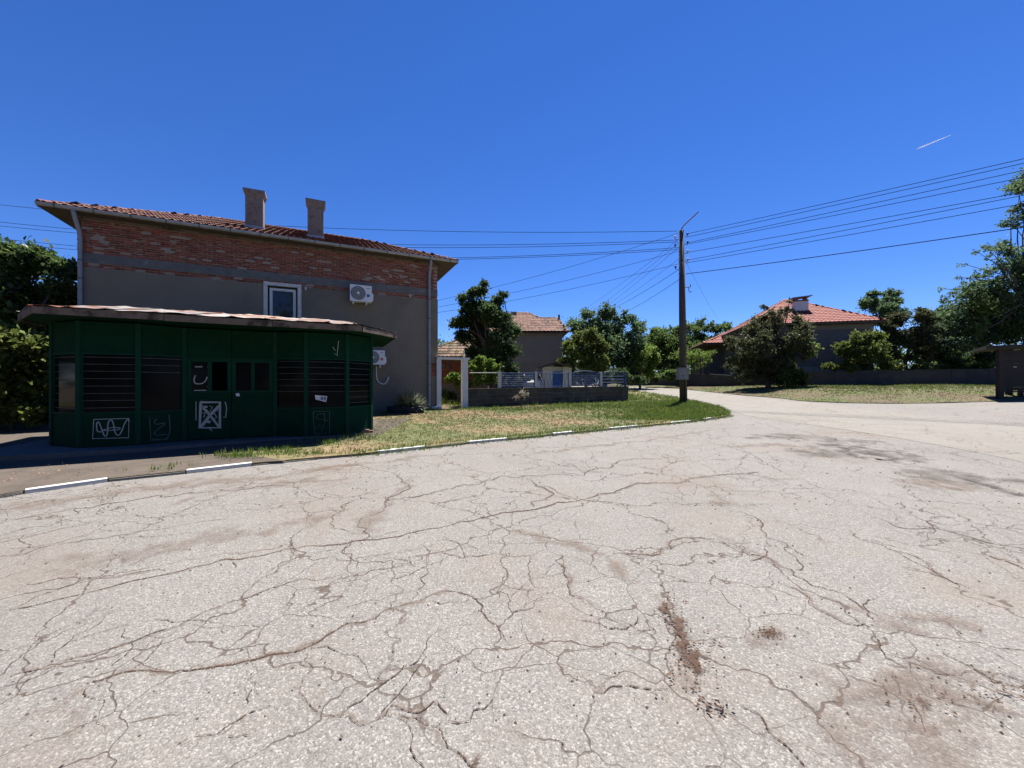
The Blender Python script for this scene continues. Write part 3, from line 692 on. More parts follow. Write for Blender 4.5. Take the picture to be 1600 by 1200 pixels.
for M in rest: Mn = np.array(M); b.add((V0 @ Mn[:3, :3].T + Mn[:3, 3]).tolist(), F0)
tag(b.build('bricks', 'brick', house), kind='stuff')
u = .1
while u < HL - .1:
    if random.random() > .12: place('brick', bh_, house, frame(hp(u, -.008 + random.uniform(-.01, .01), zh), D1, D2, UP))
    u += .155 + random.uniform(-.01, .01)
# mortar smears left on the brickwork
b = MB()
def smear(u, z, ru, rz):
    n = 11; pts = [hp(u + ru * math.cos(2 * math.pi * i / n) * random.uniform(.5, 1.1), -.0175, z + rz * math.sin(2 * math.pi * i / n) * random.uniform(.5, 1.1)) for i in range(n)]; b.prism(pts, D2 * .02)
for (px, py, a, c_) in [(154, 372, .22, .13), (163, 379, .16, .06), (175, 388, .1, .05), (213, 377, .08, .04), (272, 378, .12, .05), (302, 405, .12, .05), (176, 347, .06, .12), (590, 433, .2, .06), (610, 431, .08, .09), (626, 432, .07, .09), (650, 417, .16, .05), (575, 428, .1, .05), (220, 398, .1, .03)]:
    P_ = hit(px, py, h0, D1); smear((P_ - h0).dot(D1), P_.z, a, c_)
for _ in range(150): smear(random.uniform(.2, HL - .2), random.uniform(zb1 + .03, zt - .15), random.uniform(.03, .16), random.uniform(.006, .02))
for _ in range(14): smear(random.uniform(.2, HL - .2), zpl + random.uniform(.02, .1), random.uniform(.05, .25), random.uniform(.01, .03))
tag(b.build('mortar_smear', 'mortar', house), kind='stuff')
part('eave_plank', 'wood_pale', house, (hp(-.1, -.05, zt - .07), D1 * (HL + .2), D2 * .05, UP * .075))
# roof
OV = .35; OS = .76; ez = 6.785; pit = math.tan(R(22)); hw = HD / 2 + OV; rz = ez + hw * pit
roof = hip_roof(house, [hp(-OS, -OV, ez), hp(HL + OS, -OV, ez), hp(HL + OS, HD + OV, ez), hp(-OS, HD + OV, ez)], [hp(2.6, HD / 2, rz), hp(HL - 2.6, HD / 2, rz)], 'tile', .225, .33, .03, faces=(0, 1, 3), single=5)
b = MB()
gp = [(-.075, .0), (-.068, -.05), (-.035, -.083), (0, -.095), (.035, -.083), (.068, -.05), (.075, 0), (.066, 0), (.06, -.045), (.03, -.074), (0, -.085), (-.03, -.074), (-.06, -.045), (-.066, 0)]
b.prism([hp(-OS - .02, -OV - .07 + y, ez + .01 + z) for y, z in gp], D1 * (HL + 2 * OS + .04)); gut = b.build('gutter', 'zinc', house)
nb = 15
for i in range(nb):
    u = -OS + .35 + (HL + 2 * OS - .7) * i / (nb - 1)
    MB().prism([hp(u, -OV - .07 + y * 1.1, ez + .012 + z * 1.1) for y, z in gp], D1 * .035).build('gutter_bracket', 'zinc_dark', gut)
def downpipe(px_top, py_top, px, pts_extra, r=.055):
    u = hu(px); p = [hp(u - .02, -OV - .07, ez - .08), hp(u, -OV - .06, ez - .2), hp(u, -.14, ez - .62), hp(u, -.1, ez - .8)] + [hp(u, -.1, z) for z in pts_extra]
    return p, u
pl, ul = downpipe(0, 0, 128, [5, 3, 1.6, hz])
dp = MB().tube(pl, .055, 10).build('downpipe', 'pipe_grey', house, smooth=True)
for z in (5.3, 4.75, 3.6, 2.4): MB().tube([hp(ul, -.1, z), hp(ul, -.1, z + .03)], .066, 10).build('pipe_collar', 'zinc_dark', dp)
pr, ur = downpipe(0, 0, 670, [5, 3, 1.6, hz + .22])
pr += [hp(ur + .03, -.13, hz + .13), hp(ur + .38, -.42, hz + .07)]
dp = MB().tube(pr, .055, 10).build('downpipe', 'pipe_grey', house, smooth=True)
for z in (5.1, 4.3, 3.3, 2.4, 1.5): MB().tube([hp(ur, -.1, z), hp(ur, -.1, z + .03)], .066, 10).build('pipe_collar', 'zinc_dark', dp)
MB().tube([hp(ur + .12, -.2, hz + .11), hp(ur + .42, -.46, hz + .075)], .07, 10).build('pipe_outlet', 'white_old', dp)
# window
win = part('window', 'white_old', house, (hp(wu0 - .02, -.05, wz0 - .05), D1 * .12, D2 * .22, UP * (wz1 - wz0 + .09)), (hp(wu1 - .1, -.05, wz0 - .05), D1 * .12, D2 * .22, UP * (wz1 - wz0 + .09)), (hp(wu0 + .1, -.047, wz1 - .08), D1 * (wu1 - wu0 - .2), D2 * .217, UP * .117), (hp(wu0 + .1, -.05, wz0 - .05), D1 * (wu1 - wu0 - .2), D2 * .22, UP * .1))
part('sash', 'white_paint', win, (hp(wu0 + .16, .02, wz0 + .08), D1 * .09, D2 * .07, UP * (wz1 - wz0 - .24)), (hp(wu1 - .25, .02, wz0 + .08), D1 * .09, D2 * .07, UP * (wz1 - wz0 - .24)), (hp(wu0 + .25, .022, wz1 - .25), D1 * (wu1 - wu0 - .5), D2 * .066, UP * .09), (hp(wu0 + .25, .022, wz0 + .08), D1 * (wu1 - wu0 - .5), D2 * .066, UP * .09))
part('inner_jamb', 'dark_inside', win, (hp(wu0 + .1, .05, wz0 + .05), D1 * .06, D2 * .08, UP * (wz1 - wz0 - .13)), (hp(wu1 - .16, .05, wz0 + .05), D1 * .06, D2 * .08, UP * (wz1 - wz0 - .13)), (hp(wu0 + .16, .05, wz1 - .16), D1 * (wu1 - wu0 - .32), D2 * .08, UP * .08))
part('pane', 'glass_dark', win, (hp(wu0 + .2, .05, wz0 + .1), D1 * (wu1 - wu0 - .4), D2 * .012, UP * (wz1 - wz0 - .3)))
P_ = hit(478, 450, h0, D1); MB().tube([P_ + D2 * .1, P_ - D2 * .1, P_ - D2 * .13 - UP * .1], .035, 8).build('pipe_stub', 'white_old', house)
P_ = hit(640, 462, h0, D1); MB().tube([P_ + D2 * .1, P_ - D2 * .08, P_ - D2 * .1 - UP * .07], .03, 8).build('pipe_stub', 'white_old', house)
# chimneys
def chimney(px0, px1, py_top, v, capd):
    u0, u1 = col_on(px0, hp(0, v, 0), D1), col_on(px1, hp(0, v, 0), D1); w_ = u1 - u0; zb = ez + (v + OV) * pit; yy = hp((u0 + u1) / 2, v, 0).y; ztp = hgt(py_top, yy)
    ch = part('chimney', 'chimney_render', roof, (hp(u0, v, zb - .2), D1 * w_, D2 * w_ * .8, UP * (ztp - zb + .02)))
    a, q = .07, w_ * .8
    lo = [hp(u0 - .01, v - .01, ztp - .2), hp(u1 + .01, v - .01, ztp - .2), hp(u1 + .01, v + q + .01, ztp - .2), hp(u0 - .01, v + q + .01, ztp - .2)]
    hi = [hp(u0 - a, v - a, ztp - .03), hp(u1 + a, v - a, ztp - .03), hp(u1 + a, v + q + a, ztp - .03), hp(u0 - a, v + q + a, ztp - .03)]; tp = [p + UP * .09 for p in hi]
    MB().add(lo + hi + tp, [(0, 1, 5, 4), (1, 2, 6, 5), (2, 3, 7, 6), (3, 0, 4, 7), (4, 5, 9, 8), (5, 6, 10, 9), (6, 7, 11, 10), (7, 4, 8, 11), (8, 9, 10, 11), (3, 2, 1, 0)]).build('cap', 'chimney_render', ch)
    part('flashing', 'zinc', ch, (hp(u0 - .03, v - .03, zb - .1), D1 * (w_ + .06), D2 * (q + .06), UP * .26))
chimney(383, 411, 299, 1.3, 0); chimney(480.5, 505.5, 315, .9, 0)

# air conditioners on the house wall
def aircon(label, px0, px1, py0, py1, sticker, cable):
    A = hit(px0, py1, h0, D1); B = hit(px1, py1, h0, D1); u0 = (A - h0).dot(D1); u1 = (B - h0).dot(D1); z0 = A.z; z1 = hgt(py0, A.y); w_ = u1 - u0; h_ = z1 - z0
    ac = thing('air_conditioner', label, 'air conditioner', hp((u0 + u1) / 2, -.3, z0), 'air conditioners on the house wall')
    part('case', 'plastic_white', ac, (hp(u0, -.46, z0), D1 * w_, D2 * .3, UP * h_))
    part('side_cover', 'plastic_white', ac, (hp(u1, -.42, z0 + .06), D1 * .06, D2 * .2, UP * h_ * .45))
    cx, cz, r = u0 + w_ * .37, z0 + h_ * .5, h_ * .42
    gr = MB().tube([hp(cx, -.463, cz), hp(cx, -.475, cz)], r, 28).build('fan_grille', 'fan_grey', ac)
    for k in range(1, 5):
        rr = r * k / 5; b = MB(); pts = [hp(cx + rr * math.cos(t), -.478, cz + rr * math.sin(t)) for t in np.linspace(0, 2 * math.pi, 25)]; b.tube(pts, .005, 4, False).build('grille_ring', 'plastic_white', gr)
    MB().tube([hp(cx, -.476, cz), hp(cx, -.487, cz)], r * .2, 16).build('fan_hub', 'plastic_white', gr)
    s_ = part('sticker', sticker, ac, (hp(u0 + w_ * .76, -.4625, z0 + h_ * .3), D1 * w_ * .15, D2 * .003, UP * h_ * .17))
    part('logo', 'fan_grey', ac, (hp(u0 + w_ * .76, -.4625, z0 + h_ * .82), D1 * w_ * .15, D2 * .003, UP * h_ * .035))
    for q in (.12, .72): part('bracket', 'plastic_white', ac, (hp(u0 + w_ * q, -.5, z0 - .05), D1 * .04, D2 * .5, UP * .04), (hp(u0 + w_ * q + .003, -.46, z0 - .12), D1 * .034, D2 * .03, UP * .08))
    if cable:
        pts = [hit(px, py, h0 - D2 * .06, D1) for px, py in ((588, 572), (588, 588), (590, 596), (596, 600), (602, 600), (606, 594), (607, 589))]
        MB().tube(chaikin(pts, 2), .02, 6).build('cable', 'plastic_white', ac)
aircon('white air conditioner mounted high on the plaster beside the window', 546, 579, 448, 473, 'sticker_blue', False)
aircon('white air conditioner with hanging cable, low on the wall behind the kiosk corner', 570, 599, 548, 570, 'sticker_red', True)

# ------------------------------------------------------------------ the green kiosk
KZ = .288; KT = 2.80; KH = 2.15; KS = .98
kb = KP0 + D1 * 2.45; kiosk = thing('kiosk', 'dark green boarded-up kiosk with rusty sheet roof and white scrawls', 'kiosk', (kb.x, kb.y, KZ))
def kq(u, v, z): return KP0 + D1 * u + D2 * v + UP * z
bv = .69
plan = [(-bv, bv), (0, 0), (.9, 0), (1.567, .36), (3.306, .36), (3.98, 0), (4.9, 0), (4.9 + .64, .64)]
def seg_frame(i):
    A = kq(*plan[i], 0); B = kq(*plan[i + 1], 0); t = (B - A); L_ = t.length; t.normalize(); n = Vector((t.y, -t.x, 0)); return A, B, t, n, L_
def panel(i, nbars, missing=()):
    A, B, t, n, L_ = seg_frame(i); e_ = .045
    part('upper_panel', 'green_paint', kiosk, (A + t * e_ + UP * (KH + .03) - n * .03, t * (L_ - 2 * e_), n * .02, UP * (KT - KH - .03)))
    part('lower_panel', 'green_paint', kiosk, (A + t * e_ + UP * KZ - n * .03, t * (L_ - 2 * e_), n * .02, UP * (KS - KZ - .03)))
    part('rail', 'green_frame', kiosk, (A + t * e_ + UP * (KH - .005) - n * .045, t * (L_ - 2 * e_), n * .05, UP * .034))
    part('rail', 'green_frame', kiosk, (A + t * e_ + UP * (KS - .031) - n * .045, t * (L_ - 2 * e_), n * .055, UP * .034))
    wn = part('window', 'kiosk_glass', kiosk, (A + t * e_ + UP * (KS + .003) - n * .05, t * (L_ - 2 * e_), n * .008, UP * (KH - KS - .008)))
    for k in range(nbars):
        if k in missing: continue
        z = KS + (KH - KS) * (k + .6) / nbars
        part('glazing_bar', 'bar_metal', wn, (A + t * e_ + UP * (z + random.uniform(-.006, .006)) - n * .0418, t * (L_ - 2 * e_), n * .012, UP * .007))
for i, nb, ms in ((0, 8, ()), (1, 8, ()), (2, 8, (0, 1, 2, 3, 4)), (4, 8, (0, 1)), (5, 8, (0, 1)), (6, 8, ())): panel(i, nb, ms)
for i, (u, v) in enumerate(plan):
    c_ = kq(u, v, KZ); t0 = (kq(*plan[min(i + 1, 7)], 0) - kq(*plan[max(i - 1, 0)], 0)).normalized(); n0 = Vector((t0.y, -t0.x, 0))
    part('post', 'green_frame', kiosk, (c_ - t0 * .042 - n0 * .06, t0 * .084, n0 * .075, UP * (KT - KZ)))
# the double door in the recess
A, B, t, n, L_ = seg_frame(3); dz1 = 2.12
part('upper_panel', 'green_paint', kiosk, (A + t * .045 + UP * (dz1 + .04) - n * .03, t * (L_ / 2 - .05), n * .02, UP * (KT - dz1 - .04)), )
part('upper_panel', 'green_paint', kiosk, (A + t * (L_ / 2 + .005) + UP * (dz1 + .04) - n * .034, t * (L_ / 2 - .05), n * .02, UP * (KT - dz1 - .04)), )
part('lintel', 'green_frame', kiosk, (A + t * .045 + UP * dz1 - n * .045, t * (L_ - .09), n * .05, UP * .038))
def door(s0, s1, glass):
    w_ = s1 - s0; z0, z1, zs = KZ + .01, dz1 - .005, 1.36; st = .075
    d = part('door', 'green_paint', kiosk, (A + t * s0 + UP * z0 - n * .03, t * w_, n * .025, UP * (zs - z0)))
    part('door_frame', 'green_frame', d, *[(A + t * (s0 + x) + UP * zs - n * .032, t * st, n * .03, UP * (z1 - zs)) for x in (0, w_ / 2 - st / 2, w_ - st)], (A + t * (s0 + .0) + UP * (z1 - .06) - n * .034, t * w_, n * .036, UP * .06), (A + t * s0 + UP * (zs - .01) - n * .034, t * w_, n * .04, UP * .045))
    for k, g_ in enumerate(glass):
        x = s0 + st + k * (w_ / 2 - st / 2)
        if g_: part('pane', 'kiosk_glass', d, (A + t * (x - .002) + UP * (zs + .03) - n * .022, t * (w_ / 2 - st * 1.5 + .004), n * .006, UP * (z1 - zs - .08)))
    return d
da = door(.05, L_ / 2 - .006, (1, 0)); db = door(L_ / 2 + .006, L_ - .05, (1, 1))
# closed back and sides, dark inside
bd = 3.3
part('back_wall', 'green_paint', kiosk, (kq(-bv, bd, KZ), D1 * (4.9 + bv + .64), D2 * .05, UP * (KT - KZ)), (kq(-bv, bv + .03, KZ), D1 * .04, D2 * (bd - bv - .03), UP * (KT - KZ)), (kq(4.9 + .6, .67, KZ), D1 * .04, D2 * (bd - .67), UP * (KT - KZ)))
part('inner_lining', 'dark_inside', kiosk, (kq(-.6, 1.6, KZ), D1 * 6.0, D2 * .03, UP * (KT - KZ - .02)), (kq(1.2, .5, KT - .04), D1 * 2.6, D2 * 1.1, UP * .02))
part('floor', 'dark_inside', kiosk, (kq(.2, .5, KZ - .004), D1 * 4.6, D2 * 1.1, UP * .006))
# roof: soffit, fascia boards, metal sheets
ro = [(-bv - .42, bd + .3), (-bv - .42, bv - .05), (-.34, -.62), (5.2, -.62), (4.9 + .64 + .62, .45), (4.9 + .64 + .62, bd + .3)]
so_z, fz = KT + .005, .13
kroof = MB().prism([kq(u, v, so_z + .03) for u, v in ro], UP * .03).build('roof', 'green_paint', kiosk)
for i in range(5):
    A_, B_ = kq(*ro[i], so_z), kq(*ro[i + 1], so_z); t_ = (B_ - A_).normalized(); n_ = Vector((t_.y, -t_.x, 0)); m_ = max(1, round((B_ - A_).length / 1.9))
    for k in range(m_):
        a_ = A_ + (B_ - A_) * k / m_; c_ = A_ + (B_ - A_) * (k + 1) / m_
        part('fascia_board', 'wood_pale', kroof, (a_ + t_ * .006 + UP * random.uniform(0, .015), (c_ - a_) - t_ * .012, n_ * .025, UP * fz))
ridge_v = 1.75; ridge_z = so_z + fz + .44
def roof_z(u, v): return so_z + fz + .004 + .43 * min(1, (v + .62) / (ridge_v + .62))
def eave_v(u):
    for (a0, b0), (a1, b1) in zip(ro[1:], ro[2:]):
        if a0 <= u <= a1 and a1 > a0: return b0 + (b1 - b0) * (u - a0) / (a1 - a0)
    return .5
us = list(np.arange(ro[1][0] + .001, ro[4][0], .62)) + [ro[4][0] - .001]
for k, (u0, u1) in enumerate(zip(us, us[1:])):
    b = MB(); n = 5; lift = (.0 if k % 2 else .014); vs = []
    for i in range(n + 1):
        u = u0 - .03 + (u1 - u0 + .06) * i / n; ue = max(ro[1][0] + .001, min(ro[4][0] - .001, u)); ev = eave_v(ue) - .05
        for j in range(5):
            v = ev + (ridge_v - ev) * j / 4; sag = random.uniform(-.006, .01) + (.018 if j == 0 and random.random() < .5 else 0)
            edge = min(u - ro[1][0], ro[4][0] - u); fl = .43 * min(1, max(0, (j / 4)) ) * min(1, .25 + edge / 1.6)
            vs.append(kq(u, v, so_z + fz + .012 + lift + fl + sag + (.012 if i in (0, n) else 0)))
    b.add(vs, [(i * 5 + j, (i + 1) * 5 + j, (i + 1) * 5 + j + 1, i * 5 + j + 1) for i in range(n) for j in range(4)])
    o = b.build('roof_sheet', 'roof_sheet', kroof); sm_ = o.modifiers.new('solid', 'SOLIDIFY'); sm_.thickness = .006; sm_.offset = 1
MB().prism([kq(ro[1][0], ridge_v, so_z + .06), kq(ro[4][0], ridge_v, so_z + .06), kq(ro[4][0], ridge_v, so_z + fz + .12), kq(4.9, ridge_v, ridge_z), kq(.3, ridge_v, ridge_z), kq(ro[1][0], ridge_v, so_z + fz + .12)], D2 * .03).build('roof_back_board', 'wood_pale', kroof)
# scrawls and papers
def scrawl(seg, strokes, wid, m, parent, off=.004, base=None):
    A, B, t, n, L_ = seg_frame(seg); b = MB(); P0 = A + n * off
    for st_ in strokes:
        pts = [hit(px, py, P0, t) for px, py in st_]
        if len(pts) > 5: pts = chaikin(pts, 1)
        b.ribbon(pts, wid * random.uniform(.8, 1.2), n)
    return tag(b.build('graffiti', m, parent), kind='stuff')
def c5(l): return [(70 + x / 6.154, 540 + y / 6.154) for x, y in l]
def c6(l): return [(290 + x / 6.154, 540 + y / 6.154) for x, y in l]
scrawl(1, [c5([(470, 710), (808, 700), (806, 885), (460, 895), (470, 710)]), c5([(545, 830), (500, 828), (497, 740), (520, 730), (545, 800), (580, 885), (605, 850), (605, 740), (635, 708), (660, 740), (670, 830), (700, 870), (735, 840), (765, 750), (800, 700), (812, 730)]), c5([(545, 815), (600, 800), (650, 785), (725, 790), (725, 805), (640, 815), (560, 818)])], .016, 'graffiti', kiosk)
scrawl(2, [c5([(1008, 690), (1015, 830), (1020, 912), (1100, 908), (1180, 900)]), c5([(1195, 665), (1205, 800), (1195, 860)]), c5([(1075, 705), (1045, 735), (1070, 760), (1160, 740), (1155, 755), (1090, 800), (1045, 850), (1080, 865), (1180, 850), (1190, 880), (1150, 905), (1030, 900)])], .015, 'graffiti_faint', kiosk)
scrawl(3, [c6([(140, 545), (330, 545), (330, 790), (135, 790), (145, 545)]), c6([(150, 580), (235, 670), (320, 780)]), c6([(320, 580), (235, 670), (150, 780)]), c6([(150, 590), (210, 590)]), c6([(190, 730), (240, 735)])], .05, 'graffiti', da, -.003 + .004)
scrawl(3, [c6([(180, 600), (230, 640), (260, 590), (230, 580)]), c6([(270, 640), (300, 690), (280, 700)]), c6([(175, 690), (190, 640), (160, 650)]), c6([(290, 600), (310, 630)]), c6([(225, 795), (255, 820)]), c6([(100, 540), (100, 640), (101, 720)]), c6([(380, 540), (395, 600), (385, 690), (360, 690)])], .017, 'graffiti', da, .003)
scrawl(3, [c6([(90, 203), (160, 203)]), c6([(210, 203), (228, 215), (228, 285)]), c6([(95, 285), (80, 320), (85, 365), (150, 370), (195, 340), (210, 290), (225, 330), (215, 400)]), c6([(80, 432), (200, 430)])], .02, 'graffiti', da, -.012)
scrawl(5, [c6([(1225, 635), (1385, 632), (1385, 850), (1240, 845), (1225, 635)]), c6([(1340, 650), (1270, 660), (1255, 700), (1330, 715), (1375, 725)]), c6([(1335, 650), (1340, 740)]), c6([(1245, 800), (1290, 760), (1310, 820), (1330, 760)])], .013, 'graffiti_faint', kiosk)
scrawl(5, [[(529, 533), (526.5, 556), (522.5, 552)], [(520, 542), (524, 548)]], .016, 'graffiti', kiosk)
A, B, t, n, L_ = seg_frame(5); P0 = A - n * .036
def quad_on(l, P, nm, m, par):
    q = [hit(px, py, P, t) for px, py in l]; return MB().prism(q, n * .002).build(nm, m, par)
quad_on(c6([(1243, 475), (1362, 487), (1352, 542), (1300, 530), (1250, 518)]), P0 + n * .012, 'paper_notice', 'paper', kiosk)
quad_on(c6([(1300, 490), (1325, 492), (1322, 525), (1298, 520)]), P0 + n * .0145, 'notice_print', 'ink', kiosk)
quad_on(c6([(1330, 493), (1352, 495), (1346, 530), (1327, 526)]), P0 + n * .0145, 'notice_print', 'ink', kiosk)
A, B, t, n, L_ = seg_frame(3)
quad_on(c6([(478, 462), (512, 456), (524, 484), (490, 488)]), A + n * .012, 'paper_scrap', 'paper', db)
# concrete platform under the kiosk
pf = [(-1.3, bd + .4), (-1.5, -.35), (-.3, -.62), (1.2, -.5), (3.3, -.14), (4.9, -.1), (5.7, .6), (5.7, bd + .4)]
MB().prism([kq(u, v, -.05) for u, v in pf], UP * (KZ - .006 + .05)).build('slab', 'platform', None, (0, 0, 0))
tag(bpy.data.objects['slab'], 'low grey concrete platform carrying the green kiosk', 'platform'); bpy.data.objects['slab'].name = 'concrete_platform'
P_ = ground(572, 676, .09); b = MB()
for (dx, dy, s) in ((0, 0, .09), (.12, .03, .06), (-.1, .05, .05)): b.cbox(P_ + Vector((dx, dy, s * .4)), (s * 1.6, s * .3, 0), (-s * .2, s, 0), (0, s * .2, s))
tag(b.build('brick_rubble', 'brick_pale', None, tuple(P_)), 'broken pale brick lying at the kiosk right corner', 'rubble')

# ------------------------------------------------------------------ gateway, block wall and fence
W0 = HP + D1 * .14; wz_ = lambda q: lawn_h(q.x, q.y)
def wu(px): return col_on(px, W0, D1)
gpos = W0 + D1 * wu(706); gate = thing('gateway', 'white painted open gateway between house corner and block wall', 'gateway', (gpos.x, gpos.y, wz_(gpos)))
gt = hgt(562, W0.y + .3)
for a, c_ in ((681.5, 688.5), (721.5, 730)):
    q0, q1 = W0 + D1 * wu(a), W0 + D1 * wu(c_)
    part('post', 'white_paint', gate, (Vector((q0.x, q0.y, wz_(q0) - .1)) - D2 * .12, q1 - q0, D2 * .24, UP * (gt - wz_(q0) + .1)))
q0, q1 = W0 + D1 * wu(682), W0 + D1 * wu(732.5)
part('lintel', 'white_paint', gate, (Vector((q0.x, q0.y, gt)) - D2 * .15, q1 - q0, D2 * .3, UP * .09))
q0 = W0 + D1 * wu(721); GV = Vector((q0.x, q0.y, 0)).normalized() + D1 * .03; part('wooden_gate', 'wood_dark', gate, *[(Vector((q0.x, q0.y, wz_(q0) + .06)) + GV * (.14 + k * .13) - D1 * .02, D1 * .03, GV * .12, UP * 1.7) for k in range(7)])
q0 = W0 + D1 * wu(725); MB().tube([Vector((q0.x, q0.y, gt + .09)), Vector((q0.x, q0.y, gt + .45))], .02, 6).build('pipe', 'white_old', gate)
q0 = W0 + D1 * wu(688); q1 = W0 + D1 * wu(721); path = tag(link('garden_path', None, None, (0, 0, 0)), kind='structure')
for k in range(9):
    for j in range(2):
        w_ = (q1 - q0) / 2; o_ = q0 + w_ * j + D2 * (-.2 + k * .5); zz = lawn_h(o_.x, o_.y) + .01 + random.uniform(0, .012)
        part('paving_slab', 'paving', path, (Vector((o_.x, o_.y, zz - .05)) + D1 * .01, w_ - D1 * .02, D2 * .485, UP * .05))
wend = W0 + D1 * wu(980); ws = W0 + D1 * wu(730.5); WL = (wend - ws).length
def wq(s, v, z): q = ws + D1 * s + D2 * v; return Vector((q.x, q.y, z))
wmid = wq(WL / 2, 0, 0); bw = thing('block_wall', 'low wall of dark concrete blocks carrying the mesh fence', 'wall', (wmid.x, wmid.y, wz_(wmid)))
zt0, zt1 = hgt(607.5, ws.y), hgt(603.3, wend.y)
def wtop(s): return zt0 + (zt1 - zt0) * s / WL
nc = 5; bl = .42; NW = int(WL / bl); bl = WL / NW
blk = bpy.data.meshes.new('concrete_block'); q = MB().cbox((0, 0, 0), (bl - .012, 0, 0), (0, .2, 0), (0, 0, .188)); blk.from_pydata(q.v, [], q.f); blk.materials.append(MATS['block'])
hb = MB().cbox((0, 0, 0), (bl / 2 - .012, 0, 0), (0, .2, 0), (0, 0, .188)); blh = bpy.data.meshes.new('half_block'); blh.from_pydata(hb.v, [], hb.f); blh.materials.append(MATS['block'])
sl_ = (D1 * WL + UP * (zt1 - zt0)).normalized()
for r in range(nc):
    for k in range(NW + (r % 2)):
        s = (k + .5) * bl - (bl / 2 if r % 2 else 0); half = r % 2 and k in (0, NW)
        if half: s = bl / 4 if k == 0 else WL - bl / 4
        zc = wtop(s) - .06 - .094 - r * .2
        place('concrete_block', blh if half else blk, bw, frame(wq(s, random.uniform(-.006, .006), zc), sl_, D2, sl_.cross(D2)))
MB().prism([wq(0, -.085, wtop(0) - .055), wq(WL, -.085, wtop(WL) - .055), wq(WL, -.085, wtop(WL) - 1.05), wq(0, -.085, wtop(0) - 1.05)], D2 * .17).build('mortar_core', 'concrete', bw)
MB().prism([wq(-.02, -.12, wtop(0) - .056), wq(WL + .02, -.12, wtop(WL) - .056), wq(WL + .02, -.12, wtop(WL)), wq(-.02, -.12, wtop(0))], D2 * .24).build('coping', 'block', bw)
fp = [780.5, 837, 890, 938.5, 977.5]
fs = [(col_on(p, ws, D1)) for p in fp]; fm = wq(fs[2], 0, 0)
fence = thing('mesh_fence', 'blue mesh fence with pale concrete posts along the top of the block wall', 'fence', (fm.x, fm.y, wtop(fs[2])))
def ftop(s): q = wq(s, 0, 0); return wtop(s) + .74
for i, s in enumerate(fs): part('post', 'fence_post' if i < 4 else 'fence_blue', fence, (wq(s - .07, -.06, wtop(s) - .002), D1 * (.14 if i < 4 else .07), D2 * .1, UP * (.76 + .02 * (i < 4))))
for k, (a, c_) in enumerate(zip([0.02] + fs, fs)):
    if a >= c_: continue
    a += .08; c_ -= .08; b = MB(); mm = MB()
    z = lambda s, h: wtop(s) + h
    for h_ in ((.71,) if k == 0 else (.06, .70)): b.tube([wq(a, 0, z(a, h_)), wq(c_, 0, z(c_, h_))], .018, 6)
    if k: b.tube([wq(a, 0, z(a, .06)), wq(a, 0, z(a, .7))], .016, 6); b.tube([wq(c_, 0, z(c_, .06)), wq(c_, 0, z(c_, .7))], .016, 6)
    pn = b.build('panel_frame', 'fence_blue' if k else 'fence_post', fence)
    if k == 0: continue
    if k in (1, 3):                                        # fine vertical wires and rails
        s = a + .04
        while s < c_: mm.tube([wq(s, 0, z(s, .07)), wq(s, 0, z(s, .69))], .009, 4, False); s += .034
        for h_ in np.arange(.13, .69, .09): mm.tube([wq(a, .008, z(a, h_)), wq(c_, .008, z(c_, h_))], .006, 4, False)
    elif k == 2:                                           # wavy bars
        s = a + .05; j = 0
        while s < c_:
            mm.tube([wq(s + (.03 if j % 2 else -.03) * math.sin(t_ * math.pi * 2), 0, z(s, .07 + .62 * t_)) for t_ in np.linspace(0, 1, 9)], .008, 4, False); s += .1; j += 1
    else:
        s = a + .06
        while s < c_: mm.tube([wq(s, 0, z(s, .07)), wq(s, 0, z(s, .69))], .009, 4, False); s += .09
        for h_ in (.22, .38, .54): mm.tube([wq(a, .01, z(a, h_)), wq(c_, .01, z(c_, h_))], .012, 4, False)
    mm.build('mesh_infill', 'fence_blue', pn)
    if k in (3, 4):
        m_ = (a + c_) / 2; MB().tube([wq(m_ + (c_ - a) * .4 * math.cos(t_), 0, z(m_, .71) + .1 * math.sin(t_)) for t_ in np.linspace(0, math.pi, 13)], .018, 5).build('arch', 'fence_blue', pn)

# ------------------------------------------------------------------ foliage
def leaves_mesh(cl, n, size, m, droop=0., aspect=.5):
    C = np.array([c for c, r in cl]); Rr = np.array([r for c, r in cl]); wts = Rr ** 2; wts = wts / wts.sum()
    idx = rng.choice(len(cl), n, p=wts); d = rng.normal(size=(n, 3)); d /= np.linalg.norm(d, axis=1)[:, None]
    rad = Rr[idx] * np.minimum(1.7, np.abs(rng.normal(0, .62, n)) + .12 * rng.random(n)); pos = C[idx] + d * rad[:, None] * np.array([1, 1, .82])
    ax = rng.normal(size=(n, 3)) + d * .5; ax[:, 2] -= droop; ax /= np.linalg.norm(ax, axis=1)[:, None]
    nr = rng.normal(size=(n, 3)); nr[:, 2] += .7; sd_ = np.cross(ax, nr); sd_ /= np.linalg.norm(sd_, axis=1)[:, None] + 1e-6; nn = np.cross(sd_, ax)
    s = size * rng.uniform(.55, 1.35, n)[:, None]
    V = np.stack([pos, pos + ax * s * .5 + sd_ * s * aspect / 2 + nn * s * .08, pos + ax * s, pos + ax * s * .5 - sd_ * s * aspect / 2 + nn * s * .08], 1).reshape(-1, 3)
    return V, np.arange(4 * n).reshape(-1, 4)
def crown(name, cl, n, size, m, parent, droop=0., aspect=.5):
    V, Fq = leaves_mesh(cl, n, size, m, droop, aspect); V = V - np.array(ORG[parent.name]); return link(name, fast_mesh(name, V, Fq, 4, m), parent)
